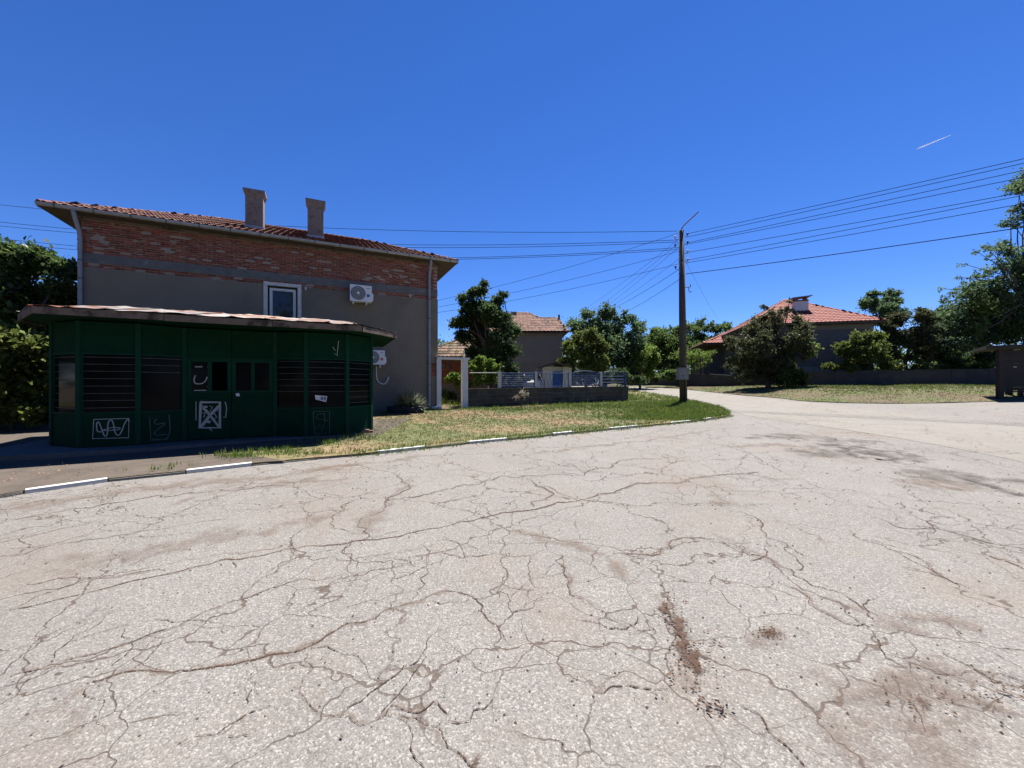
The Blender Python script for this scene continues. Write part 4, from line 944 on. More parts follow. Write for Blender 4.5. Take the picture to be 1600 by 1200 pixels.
def tree(name, label, cat, px, Y, lobes, m, n, leaf, tr=.12, group=None, base=None, gz=None, per=7, droop=0., cr=(.3, .5), m2=None, lobes2=(), aspect=.55, dep=.75, n2=0, low=.35):
    X = (px - CX) / F * Y; z0 = gz if gz is not None else (bank_h(X, Y) if bank_in(X, Y) else lawn_h(X, Y))
    t = thing(name, label, cat, (X, Y, z0), group); B = Vector((X, Y, z0)); tb = MB()
    def build(lbs):
        cl = []; ends = []
        for L in lbs:
            lx, ly, rx = L[:3]; ry = L[3] if len(L) > 3 else rx; c = at(lx, ly, Y); r = rx / F * Y; rv = ry / F * Y; dy = random.uniform(-1, 1) * r * dep if rx < 45 else random.uniform(-.3, .3) * r
            c = c + Vector((0, dy, 0)); ends.append((c, r))
            k = max(5, int(per * 1.7 * max(1, rx * ry / 420)))
            for _ in range(k):
                d = Vector((random.gauss(0, 1), random.gauss(0, 1), random.gauss(0, 1))).normalized() * random.random() ** .4
                rr = min(r, rv) * random.uniform(*cr); q = c + Vector((d.x * (r - rr * .6), d.y * (r - rr * .6), d.z * (rv - rr * .6)))
                if q.z - rr * .5 < z0 + .05: q.z = z0 + .05 + rr * .5
                cl.append((tuple(q), rr))
        return cl, ends
    cl, ends = build(lobes); crown('crown', cl, int(n * 2.7), leaf * 1.15, m, t, droop, aspect)
    if m2:
        cl2, e2 = build(lobes2); crown('crown', cl2, int((n2 or n // 3) * 2), leaf * 1.12, m2, t, droop, aspect); ends = ends + e2
    zt_ = max(e.z for e, r in ends); fork = B + UP * (zt_ - z0) * low + Vector((random.uniform(-.1, .1), random.uniform(-.1, .1), 0)) * tr * 5
    tb.tube([B - UP * .15, B + UP * .15, (B + fork) / 2 + Vector((random.uniform(-1, 1), random.uniform(-1, 1), 0)) * tr * .5, fork], [tr * 1.35, tr * 1.08, tr * .92, tr * .8], 9)
    for e, r in ends:
        mid = fork.lerp(e, .5) + Vector((random.gauss(0, .1), random.gauss(0, .1), random.uniform(0, .15))) * (e - fork).length
        tb.tube([fork - UP * .05, mid, e], [tr * .45, tr * .26, tr * .1], 6)
    for c, r in random.sample(cl, min(len(cl), 50)):
        e, rr = min(ends, key=lambda q: (q[0] - Vector(c)).length); tb.tube([e, Vector(c)], [tr * .14, tr * .05], 4)
    tb.build('trunk', 'bark', t); return t
FG = 'trees and shrubs behind the walls'
tree('fig_tree', 'dense glossy dark green tree left of the house', 'tree', 40, 13.2, [(-60, 450, 60, 55), (-20, 430, 45), (20, 415, 38), (60, 410, 33), (95, 420, 26), (30, 460, 45), (85, 465, 34), (105, 450, 20), (-50, 540, 60, 50), (10, 500, 40), (60, 500, 40, 30), (100, 480, 22, 30)], 'leaf_gloss', 19000, .15, .17, FG, per=8, aspect=.6)
tree('leafy_shrub', 'lighter leafy shrub under the dark tree, beside the kiosk left corner', 'shrub', 20, 10.6, [(-40, 560, 50, 50), (10, 540, 34), (50, 545, 30), (20, 585, 40), (60, 590, 28, 40), (-30, 630, 50, 35), (30, 635, 45, 28), (65, 640, 20, 25)], 'leaf_olive', 9000, .14, .06, FG, per=8, aspect=.6)
tree('pear_tree', 'tall dark pear tree standing in the garden before the grey house', 'tree', 768, 21.5, [(718, 505, 15), (732, 478, 17), (724, 468, 10), (738, 458, 10), (752, 452, 12), (757, 443, 7), (786, 461, 8), (778, 472, 12), (765, 485, 24), (745, 500, 26), (785, 498, 22), (798, 515, 16), (725, 525, 16), (750, 530, 24), (785, 535, 24), (800, 550, 15), (770, 560, 26), (795, 578, 17), (800, 592, 10, 8), (740, 550, 15), (755, 582, 18, 15)], 'leaf_dark', 13000, .15, .16, FG, per=6, cr=(.32, .55), low=.3)
tree('garden_shrub', 'bright loose shrub beside the right gateway post', 'shrub', 756, 18.9, [(742, 570, 9), (752, 562, 9), (765, 568, 9), (774, 575, 8), (750, 582, 12), (765, 588, 12), (745, 595, 8)], 'leaf_light', 1700, .12, .035, FG, per=5)
tree('vine_shrub', 'bright green vine bush seen through the white gateway', 'shrub', 716, 19.6, [(702, 590, 7), (710, 588, 7), (718, 590, 7), (726, 593, 7), (732, 600, 7), (716, 600, 6)], 'leaf_light', 900, .12, .04, FG, per=5)
tree('herb_clump', 'low grey green herbs inside the gateway', 'shrub', 698, 20.3, [(692, 616, 6), (698, 614, 7), (704, 617, 6), (711, 620, 5)], 'leaf_blue', 900, .1, .02, FG, per=5, low=.2)
tree('walnut_tree', 'big grey green tree right of the grey house', 'tree', 945, 36, [(905, 508, 22), (918, 495, 16), (950, 495, 20), (945, 488, 14), (975, 500, 18), (990, 512, 18), (1000, 535, 14), (930, 520, 28), (960, 525, 30), (985, 540, 24), (900, 540, 24), (940, 555, 36), (980, 570, 28)], 'leaf_blue', 13000, .22, .22, FG, per=7)
tree('plum_tree', 'yellow green tree before the walnut, above the fence', 'tree', 915, 29, [(890, 545, 14), (905, 530, 13), (925, 525, 13), (938, 545, 15), (912, 555, 20), (885, 570, 14), (930, 570, 18), (905, 582, 18, 12), (945, 565, 10)], 'leaf_olive', 6000, .17, .11, FG, per=7)
tree('small_tree', 'small bright tree left of the concrete pole', 'tree', 1000, 35, [(985, 548, 12), (1000, 540, 13), (1015, 548, 12), (1022, 562, 12), (1003, 562, 20), (985, 572, 12), (1012, 578, 14)], 'leaf_light', 4000, .17, .1, FG, per=7)
tree('dark_tree', 'darker tree just left of the pole above the far wall', 'tree', 1040, 44, [(1035, 535, 28, 22), (1022, 525, 14), (1040, 520, 15), (1055, 515, 13), (1040, 545, 24), (1020, 560, 16), (1060, 555, 22), (1045, 578, 24, 12)], 'leaf_mid', 6500, .22, .16, FG, per=7)
tree('far_tree', 'far tree right of the pole behind the red roof', 'tree', 1100, 60, [(1095, 530, 30, 22), (1130, 532, 28, 18), (1070, 545, 22), (1080, 515, 14), (1098, 508, 14), (1118, 512, 12), (1140, 512, 11), (1090, 540, 22), (1120, 540, 22), (1150, 525, 10)], 'leaf_mid', 7000, .3, .2, FG, per=7)
tree('weeping_tree', 'broad dark weeping tree in front of the red roofed house', 'tree', 1200, 28.4, [(1150, 530, 16), (1165, 515, 16), (1190, 508, 20), (1215, 505, 20), (1240, 508, 18), (1262, 515, 16), (1205, 492, 12), (1232, 485, 10), (1235, 470, 4), (1196, 478, 6), (1170, 540, 28), (1200, 535, 32), (1235, 540, 28), (1152, 560, 18), (1180, 570, 28), (1215, 575, 28), (1240, 580, 18), (1230, 596, 14, 9)], 'leaf_brownish', 15000, .15, .17, FG, per=7, droop=.9, m2='leaf_light', lobes2=[(1238, 528, 9), (1255, 520, 10), (1268, 530, 10), (1275, 543, 8), (1262, 552, 9), (1250, 540, 9)], n2=1100)
tree('elder_bush', 'pale leaved bush low against the wall below the weeping tree', 'bush', 1243, 27.0, [(1228, 590, 8), (1240, 583, 8), (1250, 588, 8), (1240, 597, 10, 8), (1254, 598, 7)], 'leaf_mid', 1500, .14, .04, FG, per=6)
tree('round_bush', 'rounded olive bush against the wall of the red roofed house', 'bush', 1342, 29.8, [(1320, 545, 14), (1335, 530, 15), (1355, 530, 15), (1372, 540, 12), (1345, 552, 24), (1325, 562, 14, 12), (1365, 560, 16, 14)], 'leaf_olive', 4500, .15, .09, FG, per=7, low=.2)
tree('mixed_tree', 'brown tinged tree right of the rounded bush', 'tree', 1415, 31, [(1390, 510, 14), (1405, 500, 14), (1425, 495, 16), (1445, 500, 14), (1400, 530, 22), (1430, 530, 26), (1460, 520, 16), (1395, 555, 18), (1430, 558, 22, 15), (1462, 550, 16)], 'leaf_brownish', 7500, .17, .14, FG, per=7)
tree('distant_tree', 'distant rounded tree rising behind the red roof', 'tree', 1380, 62, [(1382, 474, 24, 16), (1375, 492, 26, 18), (1358, 470, 11), (1372, 462, 11), (1390, 462, 11), (1405, 470, 9), (1380, 482, 18, 12), (1365, 500, 12), (1395, 500, 14)], 'leaf_blue', 5000, .3, .2, FG, per=7)
tree('acacia_tree', 'tall loose branched acacia at the right edge above the shelter', 'tree', 1600, 29.5, [(1610, 330, 25), (1598, 292, 13), (1585, 300, 8), (1630, 280, 30), (1585, 345, 14), (1575, 330, 8, 5), (1560, 382, 18, 10), (1535, 392, 12, 6), (1520, 395, 8, 4), (1508, 412, 8, 5), (1590, 385, 22), (1560, 415, 26, 18), (1525, 432, 22, 12), (1500, 432, 7, 4), (1500, 455, 18, 12), (1480, 470, 14, 9), (1465, 452, 6, 4), (1590, 430, 34), (1550, 460, 36), (1600, 490, 46), (1520, 490, 32), (1490, 505, 26), (1560, 520, 34, 26), (1640, 420, 50), (1520, 530, 28, 20), (1640, 530, 45, 30), (1485, 540, 22, 20), (1590, 555, 40, 18)], 'leaf_blue', 26000, .17, .15, FG, per=6, droop=.5, m2='leaf_mid', lobes2=[(1530, 480, 26), (1565, 470, 20), (1510, 515, 22), (1580, 520, 24)], n2=4000, low=.4, cr=(.28, .48))
tree('thicket', 'dense thicket between the brown tinged tree and the acacia', 'thicket', 1472, 33, [(1448, 512, 20), (1475, 505, 20), (1500, 520, 22), (1460, 540, 22), (1488, 548, 22), (1440, 545, 18), (1465, 490, 10), (1515, 545, 18)], 'leaf_dark', 4500, .18, .1, FG, per=7)
tree('wall_shrubs', 'low shrubs hanging over the boundary wall below the rounded bush', 'hedge', 1385, 29.6, [(1300, 574, 14, 9), (1325, 573, 16, 10), (1350, 576, 16, 9), (1380, 573, 18, 11), (1410, 575, 18, 11), (1440, 572, 18, 12), (1470, 575, 16, 10), (1500, 574, 16, 10), (1530, 576, 16, 10)], 'leaf_olive', 3600, .15, .05, FG, per=7, low=.3)
tree('dead_hedge', 'dark undergrowth between the acacia and the wall', 'hedge', 1500, 30.5, [(1470, 560, 18, 12), (1500, 562, 20, 12), (1530, 560, 20, 13), (1560, 560, 20, 13), (1595, 560, 25, 14)], 'leaf_dark', 4000, .15, .05, FG, per=7, low=.3)
# distant wood closing the horizon
cl = []
for x in np.arange(-70, 110, 3.2):
    hh = random.uniform(6, 9.5)
    for _ in range(8): cl.append(((x + random.gauss(0, 1.5), 72 + random.gauss(0, 2), 1.2 + random.uniform(.05, .9) * hh), random.uniform(1.5, 2.6)))
fw = link('distant_wood', None, None, (0, 72, 1.2)); V, Fq = leaves_mesh(cl, 110000, .55, 'leaf_mid'); bpy.data.objects.remove(fw)
tag(link('distant_wood', fast_mesh('distant_wood', V, Fq, 4, 'leaf_mid')), 'distant wood closing the view behind the houses', 'wood', kind='stuff')

tree('yard_hedge', 'dark hedge in the yard behind the right end of the mesh fence', 'hedge', 930, 31, [(890, 590, 16, 12), (915, 588, 18, 14), (945, 588, 18, 14), (970, 588, 18, 14), (995, 592, 14, 10)], 'leaf_dark', 4000, .16, .06, FG, per=7, low=.3)
tree('back_tree', 'light green tree behind the pole, left of the red roof', 'tree', 1050, 50, [(1010, 535, 20), (1035, 540, 22), (1060, 535, 22), (1085, 545, 20), (1020, 562, 24), (1055, 565, 26), (1090, 568, 20), (1000, 520, 12), (1070, 515, 12)], 'leaf_mid', 5500, .24, .16, FG, per=8)
tree('verge_bush', 'low bushes at the road bend past the end of the block wall', 'bush', 1000, 37, [(985, 588, 14, 11), (1005, 590, 14, 10), (1025, 588, 16, 11), (1045, 586, 14, 12), (965, 586, 14, 12)], 'leaf_mid', 3200, .18, .05, FG, per=7, low=.3)
tree('yard_bush', 'dark bushes in the yard behind the pear tree', 'bush', 790, 25.5, [(760, 592, 16, 12), (790, 594, 18, 11), (815, 596, 14, 9)], 'leaf_dark', 2200, .15, .05, FG, per=7, low=.3)
tree('shade_fill_hedge', 'added dark hedge standing in for the deep shade at the left edge behind the kiosk', 'hedge', -10, 12.2, [(-80, 620, 60, 45), (-30, 630, 45, 40), (20, 640, 40, 36), (60, 640, 28, 36), (85, 650, 14, 26)], 'leaf_dark', 6000, .16, .06, FG, per=7, low=.3)  # hedge added to close a bright gap with dark where deep shade lies
# trees behind the viewer, mirrored darkly in the kiosk panes
cl = []
for x in np.arange(-40, 45, 2.6):
    hh = random.uniform(9.5, 14)
    for _ in range(12): cl.append(((x + random.gauss(0, 1.3), -17 + random.gauss(0, 1.6), random.uniform(.12, .95) * hh), random.uniform(1.1, 1.9)))
for y in np.arange(-16, 20, 2.2):
    for _ in range(9): cl.append(((-27 + random.gauss(0, 1.6), y + random.gauss(0, 1.2), random.uniform(.3, 9)), random.uniform(1.1, 1.8)))
V, Fq = leaves_mesh(cl, 60000, .6, 'leaf_mid'); tag(link('roadside_wood', fast_mesh('roadside_wood', V, Fq, 4, 'leaf_mid')), 'row of trees on the near side of the road, mirrored in the kiosk panes', 'wood', kind='stuff')

# yucca in its tub, little rose by the wall
yp = ground(634, 643.5, .075); yu = thing('yucca_plant', 'spiky yucca growing in a low dark tub by the house wall', 'plant', tuple(yp))
b = MB(); ring = 20
for k, (r0, z0_) in enumerate(((.56, -.03), (.6, .2), (.54, .21), (.5, .1))):
    for i in range(ring): a = 2 * math.pi * i / ring; b.v.append(tuple(yp + Vector((r0 * 1.25 * math.cos(a), r0 * .6 * math.sin(a), z0_))))
b.f = [(k * ring + i, k * ring + (i + 1) % ring, (k + 1) * ring + (i + 1) % ring, (k + 1) * ring + i) for k in range(3) for i in range(ring)]
b.build('tub', 'rubber', yu, smooth=True)
b = MB(); pts = [(0, 0, .12)] + [(.5 * 1.25 * math.cos(2 * math.pi * i / ring), .5 * .6 * math.sin(2 * math.pi * i / ring), .11) for i in range(ring)]
b.add([yp + Vector(p) for p in pts], [(0, i + 1, (i + 1) % ring + 1) for i in range(ring)]); b.build('earth', 'soil', yu)
b = MB()
for c0, n_, ln in ((Vector((.05, 0, .18)), 150, 1.0), (Vector((.38, -.08, .15)), 110, .72), (Vector((-.3, .02, .15)), 50, .75)):
    for _ in range(n_):
        a = random.uniform(0, 6.28); el = math.asin(random.random() ** .8); L_ = ln * random.uniform(.6, 1.1); d = Vector((math.cos(a) * math.cos(el), math.sin(a) * math.cos(el) * .45, math.sin(el))); s_ = Vector((-math.sin(a), math.cos(a), 0)) * .03; p = yp + c0; vs = []
        for j, wv_ in enumerate((.8, 1, .7, .05)): q = p + d * L_ * j / 3 - UP * L_ * .28 * (j / 3) ** 2 * math.cos(el); vs += [q - s_ * wv_, q + s_ * wv_]
        b.add(vs, [(2 * j, 2 * j + 1, 2 * j + 3, 2 * j + 2) for j in range(3)])
b.build('leaves', 'leaf_yucca', yu)
rp = ground(814, 636, .075); rs = thing('rose_bush', 'small pale thin bush in front of the block wall', 'bush', tuple(rp)); b = MB(); cl = []
for k in range(9):
    a = random.uniform(0, 6.28); e_ = rp + Vector((math.cos(a) * random.uniform(.1, .34), math.sin(a) * random.uniform(.05, .2), random.uniform(.35, .8))); b.tube([rp - UP * .03, rp + UP * .2 + (e_ - rp) * .1, e_], [.025, .016, .006], 5); cl.append((tuple(e_), .12))
b.build('stem', 'bark', rs); crown('crown', cl, 420, .07, 'leaf_silver', rs)

# ------------------------------------------------------------------ neighbours behind the garden
def simple_house(name, label, P, e1, e2, w_, d_, zb, zt_, ov, rise, ridge_in, tile_m, wall_m, tw=.26, tl=.36, faces=(0, 1, 3), thick=.12, trim='wood_pale', ridge_off=0):
    c = P + e1 * w_ / 2 + e2 * d_ / 2; h = thing(name, label, 'house', (c.x, c.y, zb))
    q = lambda u, v, z: Vector((P.x, P.y, 0)) + e1 * u + e2 * v + UP * z
    part('wall', wall_m, h, (q(0, 0, zb - .5), e1 * w_, e2 * d_, UP * (zt_ - zb + .5)))
    rf = hip_roof(h, [q(-ov, -ov, zt_ + .1), q(w_ + ov, -ov, zt_ + .1), q(w_ + ov, d_ + ov, zt_ + .1), q(-ov, d_ + ov, zt_ + .1)], [q(ridge_in[0], d_ / 2, zt_ + .1 + rise), q(w_ - ridge_in[1], d_ / 2, zt_ + .1 + rise)], tile_m, tw, tl, .03, faces, 0, thick)
    part('eave_board', trim, h, (q(-ov - .02, -ov - .03, zt_ - .04), e1 * (w_ + 2 * ov + .04), e2 * .025, UP * .16))
    return h, q, rf
EX, EY = Vector((1, 0, 0)), Vector((0, 1, 0))
Z2 = 32.0; X0 = (738 - CX) / F * Z2; X1 = (879 - CX) / F * Z2; ez2 = hgt(518, Z2 - .4)
g2, q2, r2 = simple_house('grey_house', 'tall plain grey rendered house with old tile roof behind the pear tree', Vector((X0, Z2, 0)), EX, EY, X1 - X0, 7, .9, ez2 - .1, .35, hgt(490, Z2 + 3.5) - ez2, (3.2, 2.6), 'tile_old', 'plaster_grey', .3, .36)
s = MB(); ra = [q2(3.9, -.38, ez2 + .01), q2(X1 - X0 + .4, -.38, ez2 + .01), q2(X1 - X0 + .4, 5, ez2 + .01), q2(3.9, 5, ez2 + .01)]; rzz = hgt(497.5, Z2 + 2)
lx = lambda px: (px - CX) / F * (Z2 + 2) - X0
hip2 = hip_roof(g2, ra, [q2(lx(838), 2.0, rzz), q2(lx(869), 2.0, rzz)], 'tile_old', .3, .36, .03, (0, 1), 0, .1)
MB().tube([q2(lx(873), 1.8, rzz - .3), q2(lx(873), 1.8, rzz + .28)], .09, 8).build('vent_pipe', 'zinc_dark', g2)
part('chimney', 'chimney_render', g2, (q2((803 - CX) / F * 35 - X0 - .3, 3.0, rzz), EX * .55, EY * .5, UP * (hgt(487, 35) - rzz)))
part('base_course', 'block', g2, (q2(-.02, -.03, .4), EX * (X1 - X0 + .04), EY * .03, UP * 1.3))
# brick outbuilding seen through the gateway
Z4 = 22.6; Y0 = (655 - CX) / F * Z4; Y1 = (757 - CX) / F * Z4; ez4 = hgt(558, Z4 - .4)
ob, q4, r4 = simple_house('brick_outbuilding', 'old brick outbuilding with mossy tile roof behind the gateway', Vector((Y0, Z4, 0)), EX, EY, Y1 - Y0, 4.4, .75, ez4 - .1, .35, hgt(524, Z4 + 2.2) - ez4, (2.9, .5), 'tile_moss', 'plaster_grey', .24, .34)
b = MB(); z = 1.62; k = 0
while z < ez4 - .2:
    u = .7 + (.13 if k % 2 else 0)
    while u < Y1 - Y0 - .1: b.cbox(q4(u, -.004 + random.uniform(-.006, .006), z), EX * .245, EY * .03, UP * .064); u += .258
    z += .075; k += 1
tag(b.build('bricks', 'brick', ob), kind='stuff')
for px in (691, 699.5): u = (px - CX) / F * Z4 - Y0; wn = part('window', 'wood_dark', ob, (q4(u - .03, -.06, 2.42), EX * .2, EY * .05, UP * .32)); part('pane', 'glass_dark', wn, (q4(u, -.066, 2.45), EX * .14, EY * .006, UP * .26))
# little white shed with blue door
Z5 = 25.0; f5 = lambda px: (px - CX) / F * Z5
sh = thing('white_shed', 'little white shed with a blue door behind the fence', 'shed', (f5(870), Z5, .8)); zt5 = hgt(573, Z5)
part('wall', 'white_old', sh, (Vector((f5(851), Z5, .6)), EX * (f5(863.5) - f5(851)), EY * 1.8, UP * (zt5 - .6)), (Vector((f5(879.5), Z5, .6)), EX * (f5(893) - f5(879.5)), EY * 1.8, UP * (zt5 - .6)), (Vector((f5(863.5), Z5 + .2, .6)), EX * (f5(879.5) - f5(863.5)), EY * 1.6, UP * (zt5 - .6)))
dr = part('door', 'door_blue', sh, (Vector((f5(863.5) + .01, Z5 + .1, .8)), EX * (f5(879.5) - f5(863.5) - .02), EY * .06, UP * (hgt(581, Z5) - .8))); MB().tube([(f5(877), Z5 + .08, 1.55), (f5(877), Z5 + .04, 1.55)], .03, 8).build('handle', 'zinc', dr)
b = MB(); b.prism([(f5(839.5), Z5 - .5, hgt(577, Z5)), (f5(867), Z5 - .5, hgt(568, Z5)), (f5(893), Z5 - .5, hgt(575, Z5)), (f5(893), Z5 - .5, hgt(573, Z5)), (f5(867), Z5 - .5, hgt(565.5, Z5)), (f5(839.5), Z5 - .5, hgt(574.5, Z5))], (0, 2.4, 0)); b.build('canopy', 'tile_moss', sh)
MB().tube([(f5(848), Z5 - .3, .7), (f5(848), Z5 - .3, hgt(575, Z5))], .05, 6).build('prop', 'fence_post', sh)
# pale car in the yard
cp = Vector(((831 - CX) / F * 27, 27, lawn_h(1.4, 27))); car = thing('parked_car', 'pale car parked in the yard behind the mesh fence', 'car', tuple(cp)); prof = [(-.8, .35), (-.82, .75), (-.74, .95), (-.56, 1.38), (-.3, 1.47), (.3, 1.47), (.56, 1.38), (.74, .95), (.82, .75), (.8, .35)]
b = MB(); secs = [(-1.95, .5, .93), (-1.8, .8, .98), (-.9, .97, 1), (-.75, 1, 1), (.1, 1, 1), (1.5, 1, 1), (1.95, .95, .97)]
for y_, s_, _ in secs:
    top = .95 if y_ < -.8 else 1.0
    for (x, z) in prof:
        zz = z if y_ > -.2 else (min(z, .93 - .1 * (y_ < -1.8)) if y_ < -.85 else z); zz = min(zz, 1.0 + (y_ + .85) * .75) if -.85 <= y_ < -.2 else zz
        b.v.append(tuple(cp + Vector((x * s_, y_, zz))))
n_ = len(prof); b.f = [(i * n_ + j, i * n_ + j + 1, (i + 1) * n_ + j + 1, (i + 1) * n_ + j) for i in range(len(secs) - 1) for j in range(n_ - 1)] + [tuple(range(n_ - 1, -1, -1)), tuple(range((len(secs) - 1) * n_, len(secs) * n_))]
b.build('body', 'car_white', car)
MB().prism([cp + Vector(p) for p in ((-.6, -.78, 1.07), (.6, -.78, 1.07), (.47, -.16, 1.45), (-.47, -.16, 1.45))], (0, -.02, .03)).build('windscreen', 'glass_dark', car)
for sx in (-1, 1):
    MB().cbox(cp + Vector((sx * .55, -1.93, .68)), (.3, 0, 0), (0, .12, 0), (0, 0, .14)).build('headlight', 'porcelain', car)
    for sy in (-1.2, 1.25): wl = MB().tube([cp + Vector((sx * .82, sy, .3)), cp + Vector((sx * .6, sy, .3))], .3, 16).build('wheel', 'rubber', car); MB().tube([cp + Vector((sx * .825, sy, .3)), cp + Vector((sx * .8, sy, .3))], .18, 12).build('rim', 'zinc', wl)
MB().cbox(cp + Vector((0, -1.97, .5)), (.5, 0, 0), (0, .02, 0), (0, 0, .11)).build('number_plate', 'white_old', car)

# ------------------------------------------------------------------ red roofed house across the road
e1 = Vector((.9695, -.245, 0)).normalized(); e2 = Vector((.245, .9695, 0)).normalized(); C0 = Vector((20.0, 33.0, 0)) + e1 * .5 + e2 * .5
h3, q3, r3 = simple_house('red_roof_house', 'house with bright red hipped roof across the road', C0, e1, e2, 8.6, 9.2, 1.4, 6.45, .5, 2.85, (4.0, 4.0), 'tile_red', 'stone_render', .3, .38, (0, 1, 3), .14, 'wood_dark')
part('frieze', 'plaster', h3, (q3(-.02, -.025, 6.0), e1 * 8.64, e2 * .025, UP * .42))
part('lower_wall', 'concrete', h3, (q3(-.03, -.05, 1.0), e1 * 8.66, e2 * .05, UP * 1.9)); part('ledge', 'concrete', h3, (q3(-.06, -.1, 2.9), e1 * 8.72, e2 * .1, UP * .07))
chv = 1.9; zc = 6.55 + (chv + .5) / (9.2 / 2 + .5) * 2.85; uc = col_on(1253, q3(0, chv, 0), e1)
ch = part('chimney', 'white_old', h3, (q3(uc - .5, chv, zc - .3), e1 * 1.0, e2 * .7, UP * 1.25)); part('band', 'brick', ch, (q3(uc - .51, chv - .01, zc + .9), e1 * 1.02, e2 * .72, UP * .12))
for u_ in (-.42, .3): part('cap_leg', 'chimney_render', ch, (q3(uc + u_, chv + .05, zc + 1.02), e1 * .14, e2 * .6, UP * .2))
MB().prism([q3(uc - .75, chv - .2, zc + 1.16), q3(uc + .72, chv - .2, zc + 1.3), q3(uc + .72, chv - .2, zc + 1.37), q3(uc - .75, chv - .2, zc + 1.23)], e2 * 1.1).build('cap', 'concrete', ch)
ext = MB().box(q3(-1.9, 9.2, .9), e1 * 6, e2 * 6.0, UP * 4.7).build('extension_wall', 'stone_render', h3)
hip_roof(h3, [q3(-2.5, 6.5, 5.75), q3(4.5, 6.5, 5.75), q3(4.5, 15.7, 5.75), q3(-2.5, 15.7, 5.75)], [q3(1.2, 9.5, 7.5), q3(1.2, 12.5, 7.5)], 'tile_red', .3, .38, .03, (0, 3), 0, .14)
# boundary wall across the road
wp = [(13.2, 47), (15.6, 38), (17.3, 34.2), (18.2, 32.5), (21.5, 29.9), (27, 28.8), (34, 27.8), (46, 27.2)]; wtz = [2.65, 2.42, 2.32, 2.25, 2.45, 2.5, 2.55, 2.6]
bwall = thing('boundary_wall', 'long dark rendered boundary wall along the far grass bank', 'wall', (20, 31, 1.3))
for (a, c_), (za, zc_) in zip(zip(wp, wp[1:]), zip(wtz, wtz[1:])):
    A = Vector((*a, 0)); B = Vector((*c_, 0)); n_ = max(1, round((B - A).length / 2.8)); t_ = (B - A).normalized(); nn = Vector((t_.y, -t_.x, 0))
    for k in range(n_):
        p = A + (B - A) * k / n_; q = A + (B - A) * (k + 1) / n_; z0_ = za + (zc_ - za) * k / n_ + random.uniform(-.08, .08); z1_ = za + (zc_ - za) * (k + 1) / n_ + random.uniform(-.04, .04); zb = min(zg(p.x, p.y), zg(q.x, q.y)) - .2
        q = q - t_ * .02
        MB().prism([Vector((p.x, p.y, zb)), Vector((q.x, q.y, zb)), Vector((q.x, q.y, z1_)), Vector((p.x, p.y, z0_))], -nn * .2).build('wall_panel', 'wall_dark', bwall)
        MB().prism([Vector((p.x, p.y, z0_ + .002)) + nn * .03, Vector((q.x, q.y, z1_ + .002)) + nn * .03, Vector((q.x, q.y, z1_ + .06)) + nn * .03, Vector((p.x, p.y, z0_ + .06)) + nn * .03], -nn * .26).build('coping', 'wall_dark', bwall)
# vine arbour left of the red roofed house
vp = Vector((16.9, 36.0, 0)); vz = bank_h(vp.x, vp.y); va = thing('vine_arbour', 'grape vine on posts under the low end of the red roof', 'arbour', (vp.x, vp.y, vz)); cl = []
for i in range(4):
    for j in range(2): q = vp + Vector((.95 * i - .8, .9 + 1.6 * j + .2 * i, 0)); MB().tube([Vector((q.x, q.y, vz - .1)), Vector((q.x, q.y, 4.35))], .045, 6).build('post', 'wood_dark', va)
for j in range(2): MB().tube([vp + Vector((-1.2, .85 + 1.6 * j - .1, 4.35)), vp + Vector((2.4, .9 + 1.6 * j + .65, 4.35))], .04, 6).build('beam', 'wood_dark', va)
for _ in range(46): cl.append(((vp.x + random.uniform(-1.1, 2.3), vp.y + random.uniform(.6, 3.2), 4.35 + random.gauss(0, .22)), random.uniform(.22, .42)))
for _ in range(24): cl.append(((vp.x + random.uniform(-.4, 2.0), vp.y + random.uniform(.7, 2.6), random.uniform(2.6, 4.2)), random.uniform(.2, .4)))
crown('vine_leaves', cl, 3600, .17, 'leaf_light', va)

# ------------------------------------------------------------------ pole and wires
PY = 20.1; pb = Vector(((1068 - CX) / F * PY, PY, 0)); pz = lawn_h(pb.x, pb.y); ptop = hgt(360, PY); pt = Vector(((1064.5 - CX) / F * PY, PY, ptop))
pole = thing('utility_pole', 'dark round concrete utility pole on the grass corner', 'pole', (pb.x, pb.y, pz))
MB().tube([Vector((pb.x, pb.y, pz - .3)), pt.lerp(Vector((pb.x, pb.y, pz)), .5), pt], [.19, .165, .125], 18).build('shaft', 'pole_concrete', pole, smooth=True)
def pp(py, dx=0, dy=0): t_ = (600 - py + 30) / 270; z = hgt(py, PY); c_ = Vector((pb.x, pb.y, 0)).lerp(Vector((pt.x, pt.y, 0)), t_); return Vector((c_.x + dx, c_.y + dy, z))
MB().tube([pt + UP * -.25, pt + Vector((.02, 0, .1)), pt + Vector((.12, 0, .25)), at(1091, 331, PY)], .028, 8).build('lamp_arm', 'rust', pole)
ins = []
for py, sx, m_ in ((374, -1, 'porcelain'), (387, -1, 'porcelain_brown'), (421, -1, 'porcelain_brown'), (369, 1, 'porcelain_brown'), (382, 1, 'porcelain_brown'), (396, 1, 'porcelain'), (409, 1, 'porcelain')):
    c_ = pp(py, sx * .15); b = MB().tube([c_, c_ + Vector((sx * .17, 0, 0)), c_ + Vector((sx * .17, 0, .1))], .012, 6); pin = b.build('insulator_pin', 'rust', pole)
    p = c_ + Vector((sx * .17, 0, .05)); MB().tube([p, p + UP * .04, p + UP * .08, p + UP * .12, p + UP * .15], [.03, .052, .04, .045, .02], 10).build('insulator', m_, pin)
